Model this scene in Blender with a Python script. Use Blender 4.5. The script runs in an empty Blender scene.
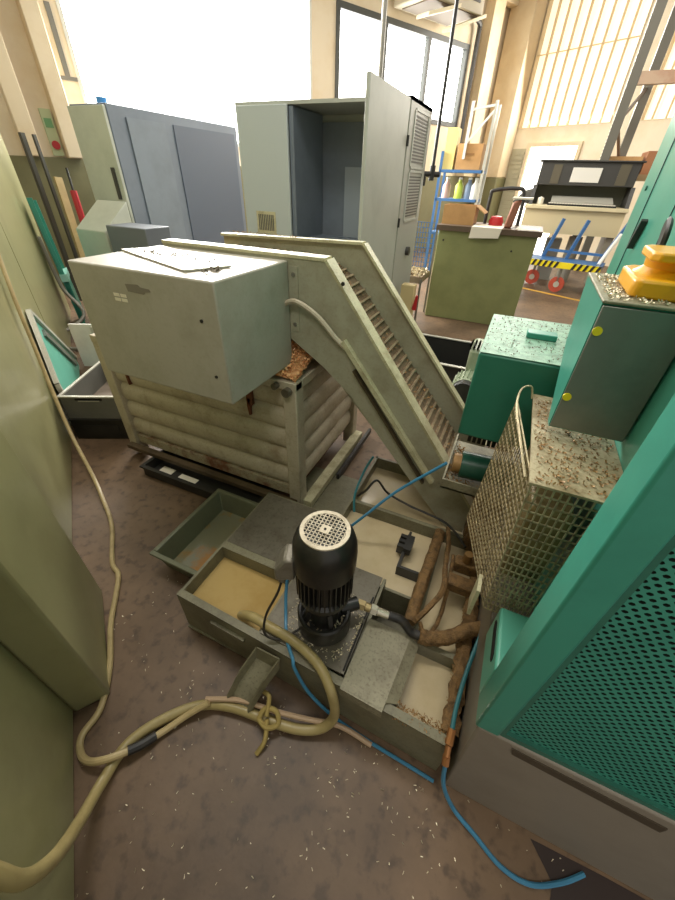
import bpy, bmesh, math, random
from mathutils import Vector, Matrix
random.seed(7)
SC = bpy.context.scene
COL = SC.collection
PI = math.pi
V = Vector

# ------------------------------------------------------------------ helpers
def lin(c):
    if isinstance(c, str):
        c = tuple(int(c[i:i+2], 16) / 255 for i in (0, 2, 4))
    return tuple((x / 12.92 if x <= .04045 else ((x + .055) / 1.055) ** 2.4) for x in c[:3]) + (1,)

MATS = {}
def mat(name, col, rough=.5, metal=0., dirt=None, amt=.4, scale=6., bump=0., fine=0., emit=0., lo=.45, hi=.7, coat=0., spec=.5, stretch=None):
    if name in MATS: return MATS[name]
    m = bpy.data.materials.new(name); m.use_nodes = True; MATS[name] = m
    nt = m.node_tree; N = nt.nodes; L = nt.links
    b = N['Principled BSDF']
    b.inputs['Base Color'].default_value = lin(col)
    b.inputs['Roughness'].default_value = rough
    b.inputs['Metallic'].default_value = metal
    b.inputs['Specular IOR Level'].default_value = spec
    if coat: b.inputs['Coat Weight'].default_value = coat
    if emit:
        b.inputs['Emission Color'].default_value = lin(col)
        b.inputs['Emission Strength'].default_value = emit
    tc = N.new('ShaderNodeTexCoord'); mp = N.new('ShaderNodeMapping')
    if stretch: mp.inputs['Scale'].default_value = stretch
    L.new(tc.outputs['Object'], mp.inputs['Vector'])
    if dirt is not None:
        n = N.new('ShaderNodeTexNoise'); n.inputs['Scale'].default_value = scale
        n.inputs['Detail'].default_value = 8; n.inputs['Roughness'].default_value = .65
        L.new(mp.outputs['Vector'], n.inputs['Vector'])
        r = N.new('ShaderNodeValToRGB')
        r.color_ramp.elements[0].position = lo; r.color_ramp.elements[1].position = hi
        r.color_ramp.elements[0].color = (0, 0, 0, 1); r.color_ramp.elements[1].color = (amt, amt, amt, 1)
        L.new(n.outputs['Fac'], r.inputs['Fac'])
        mx = N.new('ShaderNodeMix'); mx.data_type = 'RGBA'
        mx.inputs['A'].default_value = lin(col); mx.inputs['B'].default_value = lin(dirt)
        L.new(r.outputs['Color'], mx.inputs['Factor'])
        out = mx.outputs['Result']
        if fine:
            n2 = N.new('ShaderNodeTexNoise'); n2.inputs['Scale'].default_value = scale * 14
            n2.inputs['Detail'].default_value = 4
            L.new(mp.outputs['Vector'], n2.inputs['Vector'])
            r2 = N.new('ShaderNodeValToRGB')
            r2.color_ramp.elements[0].position = .52; r2.color_ramp.elements[1].position = .68
            r2.color_ramp.elements[0].color = (0, 0, 0, 1); r2.color_ramp.elements[1].color = (fine, fine, fine, 1)
            L.new(n2.outputs['Fac'], r2.inputs['Fac'])
            m2 = N.new('ShaderNodeMix'); m2.data_type = 'RGBA'
            m2.inputs['B'].default_value = lin(dirt)
            L.new(out, m2.inputs['A']); L.new(r2.outputs['Color'], m2.inputs['Factor'])
            out = m2.outputs['Result']
        L.new(out, b.inputs['Base Color'])
    if bump:
        nb = N.new('ShaderNodeTexNoise'); nb.inputs['Scale'].default_value = scale * 5
        nb.inputs['Detail'].default_value = 6
        L.new(mp.outputs['Vector'], nb.inputs['Vector'])
        bp = N.new('ShaderNodeBump'); bp.inputs['Strength'].default_value = bump; bp.inputs['Distance'].default_value = .01
        L.new(nb.outputs['Fac'], bp.inputs['Height']); L.new(bp.outputs['Normal'], b.inputs['Normal'])
    return m

BASE = {}
def wpos(o):
    return BASE.get(o.name, V((0, 0, 0)))

def tag(o, label=None, cat=None, group=None, kind=None):
    if label: o['label'] = label
    if cat: o['category'] = cat
    if group: o['group'] = group
    if kind: o['kind'] = kind
    return o

def thing(name, label, cat, loc, group=None):
    o = bpy.data.objects.new(name, None); COL.objects.link(o)
    o.location = loc; o.empty_display_size = .05
    BASE[o.name] = V(loc)
    return tag(o, label, cat, group)

def frame(o, ex, ey, ez=None):
    ex = V(ex).normalized(); ey = V(ey); ey = (ey - ex * ey.dot(ex)).normalized(); ez = ex.cross(ey)
    m = Matrix((ex, ey, ez)).transposed().to_4x4(); m.translation = V(o); return m
def rotz(x, y, deg, z=0):
    m = Matrix.Rotation(math.radians(deg), 4, 'Z'); m.translation = V((x, y, z)); return m

class MB:
    def __init__(s, M=None):
        s.v = []; s.f = []; s.M = M or Matrix.Identity(4)
    def add(s, vs, fs):
        n = len(s.v)
        s.v += [s.M @ V(p) for p in vs]; s.f += [tuple(i + n for i in f) for f in fs]
        return s
    def box(s, x0, x1, y0, y1, z0, z1):
        return s.hexa([(x0,y0,z0),(x1,y0,z0),(x1,y1,z0),(x0,y1,z0),(x0,y0,z1),(x1,y0,z1),(x1,y1,z1),(x0,y1,z1)])
    def hexa(s, p):
        return s.add(p, [(3,2,1,0),(4,5,6,7),(0,1,5,4),(1,2,6,5),(2,3,7,6),(3,0,4,7)])
    def bar(s, a, b, w, h=None, up=(0,0,1)):
        a = V(a); b = V(b); h = h or w; d = (b - a).normalized(); u = V(up)
        if abs(d.dot(u)) > .98: u = V((1,0,0))
        x = d.cross(u).normalized() * w / 2; y = x.cross(d).normalized() * h / 2
        return s.hexa([a-x-y, a+x-y, b+x-y, b-x-y, a-x+y, a+x+y, b+x+y, b-x+y])
    def prism(s, poly, t0, t1, ax='y'):
        n = len(poly)
        f = {'y': lambda p, t: (p[0], t, p[1]), 'x': lambda p, t: (t, p[0], p[1]), 'z': lambda p, t: (p[0], p[1], t)}[ax]
        vs = [f(p, t0) for p in poly] + [f(p, t1) for p in poly]
        return s.add(vs, [tuple(range(n)), tuple(reversed(range(n, 2*n)))] + [(i, i+n, (i+1) % n + n, (i+1) % n) for i in range(n)])
    def cyl(s, a, b, r0, r1=None, n=20, caps=True):
        a = V(a); b = V(b); r1 = r0 if r1 is None else r1
        d = (b - a).normalized(); u = V((0,0,1)) if abs(d.z) < .95 else V((1,0,0))
        x = d.cross(u).normalized(); y = d.cross(x)
        vs = []
        for p, r in ((a, r0), (b, r1)):
            vs += [p + (x * math.cos(2*PI*i/n) + y * math.sin(2*PI*i/n)) * r for i in range(n)]
        fs = [(i, (i+1) % n, (i+1) % n + n, i+n) for i in range(n)]
        if caps: fs += [tuple(reversed(range(n))), tuple(range(n, 2*n))]
        return s.add(vs, fs)
    def lathe(s, o, prof, n=32, d=(0,0,1)):
        o = V(o); d = V(d).normalized(); u = V((0,0,1)) if abs(d.z) < .95 else V((1,0,0))
        x = d.cross(u).normalized(); y = d.cross(x)
        vs = []
        for r, z in prof:
            vs += [o + d*z + (x*math.cos(2*PI*i/n) + y*math.sin(2*PI*i/n)) * max(r, 1e-4) for i in range(n)]
        fs = []
        for k in range(len(prof)-1):
            fs += [(k*n+i, k*n+(i+1) % n, (k+1)*n+(i+1) % n, (k+1)*n+i) for i in range(n)]
        return s.add(vs, fs)
    def tube(s, pts, r, n=10, smooth=6, rough=0.):
        P = [V(p) for p in pts]
        if smooth and len(P) > 2:
            Q = []
            for i in range(len(P)-1):
                p0 = P[max(i-1, 0)]; p1 = P[i]; p2 = P[i+1]; p3 = P[min(i+2, len(P)-1)]
                for k in range(smooth):
                    t = k / smooth
                    Q.append(.5*((2*p1) + (p2-p0)*t + (2*p0-5*p1+4*p2-p3)*t*t + (3*p1-p0-3*p2+p3)*t**3))
            Q.append(P[-1]); P = Q
        vs = []; fs = []; x = None
        for i, p in enumerate(P):
            d = (P[min(i+1, len(P)-1)] - P[max(i-1, 0)]).normalized()
            if x is None:
                u = V((0,0,1)) if abs(d.z) < .9 else V((1,0,0)); x = d.cross(u).normalized()
            x = (x - d * x.dot(d)).normalized(); y = d.cross(x)
            for k in range(n):
                rr = r * (1 + random.uniform(-rough, rough))
                vs.append(p + (x*math.cos(2*PI*k/n) + y*math.sin(2*PI*k/n)) * rr)
        for i in range(len(P)-1):
            fs += [(i*n+k, i*n+(k+1) % n, (i+1)*n+(k+1) % n, (i+1)*n+k) for k in range(n)]
        fs += [tuple(reversed(range(n))), tuple(range((len(P)-1)*n, len(P)*n))]
        return s.add(vs, fs)
    def tray(s, x0, x1, y0, y1, z0, z1, t=.01, lip=0., taper=0.):
        # open-topped box: outer, inner, floor, rim
        a = taper
        o0 = [(x0+a,y0+a,z0),(x1-a,y0+a,z0),(x1-a,y1-a,z0),(x0+a,y1-a,z0)]
        o1 = [(x0,y0,z1),(x1,y0,z1),(x1,y1,z1),(x0,y1,z1)]
        i1 = [(x0+t,y0+t,z1),(x1-t,y0+t,z1),(x1-t,y1-t,z1),(x0+t,y1-t,z1)]
        i0 = [(x0+t+a,y0+t+a,z0+t),(x1-t-a,y0+t+a,z0+t),(x1-t-a,y1-t-a,z0+t),(x0+t+a,y1-t-a,z0+t)]
        fs = [(3,2,1,0)]
        for i in range(4):
            j = (i+1) % 4
            fs += [(i,j,j+4,i+4), (i+4,j+4,j+8,i+8), (i+8,j+8,j+12,i+12)]
        fs += [(12,13,14,15)]
        s.add(o0+o1+i1+i0, fs)
        if lip:
            for (a0,a1,b0,b1) in ((x0-lip,x1+lip,y0-lip,y0+t),(x0-lip,x1+lip,y1-t,y1+lip),(x0-lip,x0+t,y0+t,y1-t),(x1-t,x1+lip,y0+t,y1-t)):
                s.box(a0,a1,b0,b1,z1-.006,z1+.006)
        return s
    def build(s, name, m, parent=None, bevel=0., label=None, cat=None, group=None, kind=None, angle=35, seg=2):
        if parent is not None: org = wpos(parent)
        else:
            lo = [min(p[i] for p in s.v) for i in range(3)]; hi = [max(p[i] for p in s.v) for i in range(3)]
            org = V(((lo[0]+hi[0])/2, (lo[1]+hi[1])/2, lo[2]))
        me = bpy.data.meshes.new(name)
        me.from_pydata([p - org for p in s.v], [], s.f)
        bm = bmesh.new(); bm.from_mesh(me); bmesh.ops.recalc_face_normals(bm, faces=bm.faces); bm.to_mesh(me); bm.free()
        me.polygons.foreach_set('use_smooth', [True] * len(me.polygons))
        me.set_sharp_from_angle(angle=math.radians(angle))
        me.materials.append(m)
        o = bpy.data.objects.new(name, me); COL.objects.link(o)
        if parent is not None:
            o.parent = parent; BASE[o.name] = org
        else:
            o.location = org; BASE[o.name] = org
        if bevel:
            b = o.modifiers.new('bevel', 'BEVEL'); b.width = bevel; b.segments = seg; b.limit_method = 'ANGLE'
            b.harden_normals = False
        return tag(o, label, cat, group, kind)

def dup(root, offset, label, group=None, name=None):
    r = root.copy(); COL.objects.link(r); r.location = root.location + V(offset); BASE[r.name] = V(r.location)
    if label: r['label'] = label
    if group: r['group'] = group
    for ch in list(root.children):
        c = ch.copy(); COL.objects.link(c); c.parent = r
        for g in list(ch.children):
            d = g.copy(); COL.objects.link(d); d.parent = c
    return r

def chips(spots, size, flat=.3, curl=1.0, mb=None):
    """small metal shavings, one bent strip each; spots = list of points"""
    mb = mb or MB()
    for p in spots:
        p = V(p); L_ = size * random.uniform(.5, 1.6); w = size * random.uniform(.18, .4)
        a = random.uniform(0, 2*PI); d = V((math.cos(a), math.sin(a), random.uniform(-flat, flat))).normalized()
        sd = d.cross(V((random.uniform(-.6,.6), random.uniform(-.6,.6), 1))).normalized() * w
        up = sd.cross(d).normalized()
        if up.z < 0: up = -up
        n = 4; R = L_ / (1.2 * curl + .01); vs = []
        for k in range(n):
            t = (k / (n-1) - .5) * 1.2 * curl * 2
            c = p + d * (R * math.sin(t)) + up * (R * (1 - math.cos(t)) * .8 + w * .4)
            vs += [c - sd, c + sd]
        mb.add(vs, [(2*k, 2*k+1, 2*k+3, 2*k+2) for k in range(n-1)])
    return mb

U = random.uniform
# ------------------------------------------------------------------ materials
floor_m = mat('oily_concrete', '786048', .5, 0, '35281c', .8, 1.5, .3, .6, lo=.35, hi=.72)
olive = mat('olive_paint', '8e8b63', .3, 0, '716d48', .5, 3, .02, spec=.5)
olive_dk = mat('olive_paint_edge', '7d7d50', .4, 0, '5d5c38', .5, 3)
hoodgrey = mat('grey_green_paint', 'aaa597', .42, 0, '8a8570', .5, 5, .02, .15)
convgrey = mat('conveyor_paint', 'a19e88', .42, 0, '7a7056', .6, 6, .03, .2)
convrim = mat('worn_rim_paint', 'c2bd9a', .45, 0, '7a6c48', .7, 9, .03, .3)
cartpaint = mat('cart_cream_paint', 'b9af98', .5, 0, '7e6a4c', .7, 7, .05, .25, lo=.5, hi=.75)
rust = mat('rust', '6b3a22', .8, 0, '3a2416', .7, 20, .3)
copper = mat('copper_swarf', 'f0bd86', .4, .1, 'b87f4c', .6, 40)
brass = mat('bright_swarf', 'd8cdb0', .35, .6, '9a7f55', .6, 30)
brownchip = mat('brown_swarf', '9a7748', .5, .3, '5a3f22', .7, 30)
beltm = mat('conveyor_belt_steel', '8f7b63', .5, .35, '3e3122', .8, 12, .2, .5)
tankm = mat('tank_grey_olive', '77735a', .45, 0, '4a4330', .7, 7, .06, .35)
platem = mat('oily_steel_plate', '6b6658', .35, .35, '463c2c', .7, 6, .08, .4)
coverm = mat('worn_cover_plate', '8f8a72', .5, .15, '5d5340', .7, 8, .1, .5)
milky = mat('milky_coolant', 'c3b391', .12, 0, 'ab9872', .6, 4, .0, spec=.6)
amber = mat('yellow_coolant', 'b89d66', .1, 0, 'a08045', .6, 5, .0, spec=.6)
traywater = mat('thin_oily_water', '7c7a62', .08, 0, '9a6a1c', .95, 3.4, .0, lo=.5, hi=.62)
black = mat('black_enamel', '1d1d1b', .32, 0, '3a342a', .5, 10, .05)
blackm = mat('black_plastic', '262522', .45, 0, '3b372f', .4, 10)
darkslot = mat('dark_cavity', '0c0c0b', .8)
rubber = mat('black_rubber', '201f1d', .5, 0, '4a4030', .6, 30)
grillem = mat('fan_grille_metal', 'cfc3ac', .4, .2, '8d7c5e', .6, 30)
alu = mat('cast_aluminium', '8d887c', .4, .5, '5d5545', .6, 20, .1)
chrome = mat('bright_fitting', 'cfc8b4', .25, .75)
teal = mat('teal_paint', '3a8c79', .36, 0, '2c7263', .5, 5, .02)
teal_lt = mat('turquoise_lit_teal', '63b39d', .32, 0, '479884', .5, 4, .02)  # turquoise sheets, and the window-lit tone of the teal machine cover
teal_dk = mat('dark_teal_paint', '2f6b5b', .38, 0, '174a3d', .5, 5, .02)
basegrey = mat('warm_grey_paint', '867d70', .45, 0, '70685b', .5, 4, .02)
steel = mat('brushed_dark_steel', '7f8078', .32, .4, '5c625a', .6, 5, .02)
yellow = mat('yellow_enamel', 'e0a214', .35, 0, 'b27a10', .5, 9, .04)
yellowdot = mat('yellow_marker', 'e6d21e', .5)
wirem = mat('galvanised_wire', 'c6b794', .4, .55, '5c4a30', .7, 30)
hosebeige = mat('beige_hose', 'b5a173', .42, 0, '7d6b45', .5, 12)
hoseclear = mat('olive_pvc_hose', 'a39363', .35, 0, '6f6138', .5, 12)
hoseblue = mat('blue_air_hose', '3f83a6', .35, 0, '2c6685', .4, 12)
hosedteal = mat('dark_teal_hose', '2a6a70', .4)
crust = mat('chip_crusted_hose', '8a6a40', .6, .15, '3a2a16', .85, 40, .8, .6)
cabgrey = mat('cabinet_grey', 'aeb2a6', .45, 0, '8f9388', .4, 3, .02)
cabhaze = mat('cabinet_shade_haze', '6a7480', .5, 0, '545e6a', .5, 2, .02)  # blue-grey tone holds the shade and milky window haze on this side
cabinner = mat('cabinet_interior_haze', '707a84', .55, 0, '5a636c', .5, 2)  # lifted blue-grey holds the window haze over the dark interior
greenbench = mat('moss_green_paint', '858858', .45, 0, '6d7046', .5, 4, .02)
cream = mat('cream_wall', 'e4d5b9', .75, 0, 'd2b78a', .5, 1.5, .03)
tan = mat('tan_pilaster', 'ddcaa8', .75, 0, 'c4a678', .5, 1.5, .03)
dado = mat('olive_dado_paint', '79744f', .5, 0, '625d3e', .5, 2, .02)
winframe = mat('dark_window_frame', '4a4c48', .5)
glow = mat('daylit_glass', 'fdfdf8', .2, 0, emit=8)
polyglow = mat('daylit_polycarbonate', 'f8ecd4', .5, 0, emit=.82)
polyseam = mat('polycarbonate_seam', 'dcc8a0', .5)
doorglow = mat('daylit_doorway', 'fffdf2', .4, 0, emit=2.5)
rackblue = mat('blue_rack_paint', '3d6a9c', .45)
white = mat('white_paint', 'dddcd2', .45, 0, 'b9b7aa', .4, 6)
paper = mat('paper', 'e8e0cc', .7)
cardb = mat('cardboard', 'b98f5c', .8, 0, 'a07a4c', .5, 8)
red = mat('red_plastic', 'b3262a', .4)
crateg = mat('crate_grey', '6e6e68', .5, 0, '54544e', .5, 5)
cratein = mat('crate_bottom_brown', '85786a', .6, 0, '66594c', .5, 5)
silver = mat('aluminium_trim', 'c4c2b6', .35, .4)
trayolive = mat('olive_drip_tray', '6a6c55', .4, 0, '4f5040', .5, 6)
hutch = mat('black_cabinet_lacquer', '3c3a36', .45)
screen = mat('pale_panel', 'd8d4c8', .5)
gravel = mat('pipe_grey', '7d7a70', .4, .3)
motorgreen = mat('pale_green_casting', '9aa58a', .45, 0, '77795c', .5, 8)

# ------------------------------------------------------------------ camera
H = 1.6
def set_camera():
    a, p, r = (math.radians(x) for x in (23.2, 36.7, 2.0))
    F = V((-math.sin(a)*math.cos(p), math.cos(a)*math.cos(p), -math.sin(p)))
    R = V((math.cos(a), math.sin(a), 0)); Uu = R.cross(F)
    R2 = R*math.cos(r) + Uu*math.sin(r); U2 = -R*math.sin(r) + Uu*math.cos(r)
    cd = bpy.data.cameras.new('camera'); cd.sensor_fit = 'AUTO'; cd.sensor_width = 36
    cd.lens = 365.5 / 900 * 36; cd.clip_start = .02; cd.clip_end = 200
    co = bpy.data.objects.new('camera', cd); COL.objects.link(co)
    m = Matrix((R2, U2, -F)).transposed().to_4x4(); m.translation = V((0, 0, H)); co.matrix_world = m
    SC.camera = co
set_camera()

# ------------------------------------------------------------------ setting
# building axes: local x runs to the far right, local y to the far left
BLD = frame((0, 0, 0), (.469, .883, 0), (-.883, .469, 0))
FL = MB().add([(-11, -2.2, 0), (7, -2.2, 0), (7, 16, 0), (-11, 16, 0)], [(0, 1, 2, 3)])
FL.add([(-11, -2.2, -.05), (7, -2.2, -.05), (7, 16, -.05), (-11, 16, -.05)], [(3, 2, 1, 0)])
FL.build('floor', floor_m, kind='structure')
DU, DV = 8.0, 11.6
w = MB(BLD)                                     # wall with the tall windows
w.box(-3, 1.5, DU, DU+.3, 1.72, 6.2); w.box(1.5, DV+.3, DU, DU+.3, 1.72, 2.0); w.box(1.5, DV+.3, DU, DU+.3, 4.15, 6.2)
w.box(5.5, 6.05, DU, DU+.3, 2.0, 4.15); w.box(6.05, 9.95, DU, DU+.3, 2.0, 2.7); w.box(9.95, DV+.3, DU, DU+.3, 2.0, 4.15)
w.build('wall_back', cream, kind='structure')
MB(BLD).box(-3, DV, DU-.02, DU+.3, 0, 1.72).build('trim_1', dado, kind='structure')
w = MB(BLD)                                     # right-hand wall
w.box(DV, DV+.3, 7.25, DU, 1.72, 6.2); w.box(DV, DV+.3, -3, 7.25, 5.3, 6.2); w.box(DV, DV+.3, 6.85, 7.25, 2.35, 2.76)
w.box(DV, DV+.3, -3, 5.45, 0, 2.76); w.box(DV, DV+.3, 5.45, 6.85, 2.46, 2.76); w.box(DV, DV+.3, 4.4, 5.0, 2.76, 5.3); w.box(DV, DV+.3, -3, 2.2, 2.76, 5.3)
w.build('wall_right', cream, kind='structure')
MB(BLD).box(DV-.02, DV+.3, 7.25, DU, 0, 1.72).build('trim_2', dado, kind='structure')
p = MB(BLD); p.box(1.05, 1.25, DU-.3, DU, 1.72, 6.2); p.box(.55, .75, DU-.3, DU, 1.72, 6.2)
p.build('trim_3', tan, kind='structure', bevel=.01)
MB(BLD).box(DV-.45, DV, 7.28, 7.95, 1.72, 6.2).build('trim_4', tan, kind='structure', bevel=.02)
MB(BLD).box(DV-.45, DV, 7.27, 7.96, 0, 1.72).build('trim_5', dado, kind='structure', bevel=.02)
p = MB(BLD); p.box(DV-1.3, DV-.9, DU-.25, DU, 1.72, 6.2); p.box(DV-1.3, DV-.45, DU-.25, DU-.02, 4.9, 5.4)
p.build('trim_6', tan, kind='structure', bevel=.01)

def window(name, x0, x1, y, z0, z1, mull, bars, m_glass, fr=winframe, w_=.09, along='x'):
    b = MB(BLD)
    def bx(a0, a1, c0, c1, z0_, z1_):
        b.box(a0, a1, c0, c1, z0_, z1_) if along == 'x' else b.box(c0, c1, a0, a1, z0_, z1_)
    bx(x0, x1, y-.04, y+.08, z0, z0+w_); bx(x0, x1, y-.04, y+.08, z1-w_, z1)
    bx(x0, x0+w_, y-.04, y+.08, z0+w_, z1-w_); bx(x1-w_, x1, y-.04, y+.08, z0+w_, z1-w_)
    for q in mull: bx(q-w_/2, q+w_/2, y-.03, y+.07, z0+w_, z1-w_)
    for q in bars: bx(x0+w_, x1-w_, y-.02, y+.06, q-w_*.35, q+w_*.35)
    o = b.build(name, fr, kind='structure')
    g = MB(BLD)
    g.box(x0+.02, x1-.02, y+.1, y+.13, z0+.02, z1-.02) if along == 'x' else g.box(y+.1, y+.13, x0+.02, x1-.02, z0+.02, z1-.02)
    g.build('pane', m_glass, o)
    return o
window('window_1', 1.5, 5.5, DU+.02, 2.0, 4.15, (), (), glow, white, .05)  # thin white frame without mullions stands for the window glare
window('window_2', 6.05, 9.95, DU+.02, 2.7, 4.15, (7.3, 8.6), (), glow)
window('window_3', 5.0, 7.25, DV+.02, 2.76, 5.3, [5.0+.25*k for k in range(1, 9)], (4.1,), polyglow, polyseam, .012, 'y')
window('window_4', 2.2, 4.4, DV+.02, 2.76, 5.3, [2.2+.25*k for k in range(1, 9)], (4.1,), polyglow, polyseam, .012, 'y')
d = MB(BLD); d.box(DV-.03, DV+.05, 6.85, 7.25, 0, 2.35)
for k in range(22): d.box(DV-.045, DV-.03, 6.88, 7.22, .12+k*.1, .18+k*.1)
d.build('door_1', mat('louvre_grey', 'a9a184', .5), kind='structure')
d = MB(BLD); d.box(DV-.05, DV+.02, 5.45, 5.53, 0, 2.46); d.box(DV-.05, DV+.02, 6.77, 6.85, 0, 2.46); d.box(DV-.05, DV+.02, 5.53, 6.77, 2.38, 2.46)
o = d.build('door_2', tan, kind='structure')
MB(BLD).box(DV+.05, DV+.08, 5.47, 6.83, 0, 2.44).build('pane', doorglow, o)
MB().hexa([(-1.2,8.95,.001),(2.6,7.0,.001),(2.64,7.08,.001),(-1.2,9.05,.001),(-1.2,8.95,.004),(2.6,7.0,.004),(2.64,7.08,.004),(-1.2,9.05,.004)]).build('floor_line_marking', mat('yellow_floor_paint', 'd8a63a', .6, 0, 'a88850', .6, 4), label='yellow painted aisle line on the far floor', cat='floor marking')

# ------------------------------------------------------------------ left olive machine
W_, NN = V((-.814, .58, 0)), V((.58, .814, 0))
LM = frame(NN * -.547, W_, -NN)                  # local x along the side, local y into the machine
t = thing('machine_enclosure', 'tall olive painted machine enclosure filling the left edge of the view', 'machine', LM @ V((1.2, .4, 0)))
MB(LM).box(-.6, 6.4, 0, .9, 0, 2.7).build('side_panel', olive, t, bevel=.01)
MB(LM).box(.89, 1.39, -.12, -.001, 0.0, 2.3).build('corner_cover', olive, t, bevel=.012, seg=3)
MB(LM).box(3.9, 3.906, -.002, 0, .1, 2.2).build('panel_seam', olive_dk, t)

# ------------------------------------------------------------------ chip conveyor
YN, YF = 1.40, 1.97
prof = [(-1.5, 1.34), (-.68, 1.34), (-.14, .65), (.10, .343), (.10, .16), (.03, .16), (-.12, .315), (-.34, .56), (-.54, .79), (-.68, .905), (-.86, 1.02), (-1.5, 1.02)]
t = thing('chip_conveyor', 'grey green inclined chip conveyor rising from the coolant tank to a discharge hood', 'conveyor', (-.4, 1.7, .16))
MB().prism(prof, YN, YN+.02).build('side_wall', convgrey, t)
pf = [(x, z) for x, z in prof]; pf[0] = (-1.6, 1.315); pf[1] = (-.73, 1.335); pf[2] = (-.08, .58); pf[3] = (.10, .372); pf[-1] = (-1.6, 1.02)
MB().prism(pf, YF-.02, YF).build('side_wall', convgrey, t)
for (y0, y1, q) in ((YN-.004, YN+.062, [(-1.5, 1.34), (-.68, 1.34), (-.14, .65), (.10, .343)]), (YF-.045, YF+.006, [(-1.6, 1.315), (-.73, 1.335), (-.08, .58), (.10, .372)])):
    r = MB()
    for (a, b) in zip(q, q[1:]):
        dx, dz = b[0]-a[0], b[1]-a[1]; L_ = math.hypot(dx, dz); nx, nz = -dz/L_*.012, dx/L_*.012
        r.prism([a, b, (b[0]+nx, b[1]+nz), (a[0]+nx, a[1]+nz)], y0, y1)
    r.build('rim_flange', convrim, t)
# belt path, sunk below the rims
bp = [(-1.5, 1.265), (-1.0, 1.265), (-.92, 1.258), (-.84, 1.222), (-.77, 1.18), (-.70, 1.112), (.08, .222)]
def path(pl, step):
    out = []; acc = 0
    for (a, b) in zip(pl, pl[1:]):
        L_ = math.hypot(b[0]-a[0], b[1]-a[1]); d = ((b[0]-a[0])/L_, (b[1]-a[1])/L_); s_ = -acc % step if acc else 0
        s_ = (step - acc) % step
        while s_ < L_:
            out.append((a[0]+d[0]*s_, a[1]+d[1]*s_, d)); s_ += step
        acc = (acc + L_) % step
    return out
b = MB()
for (a, c_) in zip(bp, bp[1:]):
    b.prism([a, c_, (c_[0]-.01, c_[1]-.02), (a[0]-.01, a[1]-.02)], YN+.021, YF-.021)
b.build('belt', beltm, t)
for (x, z, d) in path(bp, .046):
    n = (-d[1], d[0])
    c_ = V((x + n[0]*.006, 0, z + n[1]*.006))
    MB().hexa([(x-d[0]*.004, YN+.03, z-d[1]*.004), (x+d[0]*.006, YN+.03, z+d[1]*.006), (x+d[0]*.006, YF-.03, z+d[1]*.006), (x-d[0]*.004, YF-.03, z-d[1]*.004),
               (x-d[0]*.004+n[0]*.012, YN+.03, z-d[1]*.004+n[1]*.012), (x+d[0]*.006+n[0]*.012, YN+.03, z+d[1]*.006+n[1]*.012), (x+d[0]*.006+n[0]*.012, YF-.03, z+d[1]*.006+n[1]*.012), (x-d[0]*.004+n[0]*.012, YF-.03, z-d[1]*.004+n[1]*.012)]).build('belt_slat', mat('slat_steel', 'c4b092', .4, .5, '5a4632', .7, 20), t)
MB().prism([(-.86, 1.03), (-.68, .915), (-.12, .325), (.03, .17), (.03, .16), (-.12, .315), (-.68, .905), (-.86, 1.02)], YN+.02, YF-.02).build('underside_plate', convgrey, t)
h = MB(); h.box(-1.515, -.845, .95, YN-.001, .895, 1.33)
hood = h.build('discharge_hood', hoodgrey, t, bevel=.006)
s = MB()
for i in range(2):
    for j in range(2): s.box(-1.315+i*.034, -1.287+i*.034, .9485, .9498, 1.215+j*.016, 1.226+j*.016)
s.build('sticker', paper, hood, label='small white sticker blocks')
MB().prism([(-1.235, 1.256), (-1.16, 1.254), (-1.15, 1.262), (-1.125, 1.266), (-1.13, 1.274), (-1.17, 1.276), (-1.18, 1.284), (-1.24, 1.28)], .9484, .9496).build('smudge', mat('dark_smudge', '7d766a', .6), hood)
s = MB()
for (x, z) in ((-.92, 1.20), (-.90, 1.0)): s.cyl((x, .946, z), (x, .951, z), .006, n=8)
s.build('rivet', rubber, hood)
s = MB(); s.box(-.84, -.80, YN-.004, YN, 1.05, 1.31); s.build('joint_strip', convgrey, t)
s = MB()
for z in (1.28, 1.08): s.cyl((-.82, YN-.008, z), (-.82, YN, z), .009, n=8)
s.build('bolt', alu, t)
MB().tube([(-.85, YN-.03, 1.17), (-.79, YN-.035, 1.185), (-.70, YN-.03, 1.14), (-.62, YN-.02, 1.06), (-.575, YN-.012, 1.02)], .011, 8).build('cable_conduit', cartpaint, t)
MB().bar((-.585, YN-.012, 1.05), (-.10, YN-.012, .45), .02, .03, (0, 1, 0)).build('cable_duct', convrim, t)
MB().bar((-.53, YN-.006, .93), (-.14, YN-.006, .43), .01, .035, (0, 1, 0)).build('oil_streak', mat('black_oil_stain', '4a3f2d', .4, 0, '2c2418', .6, 20), t)
MB().cyl((-.60, YN-.006, 1.27), (-.60, YN, 1.27), .008, n=8).build('bolt', rubber, t)

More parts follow.
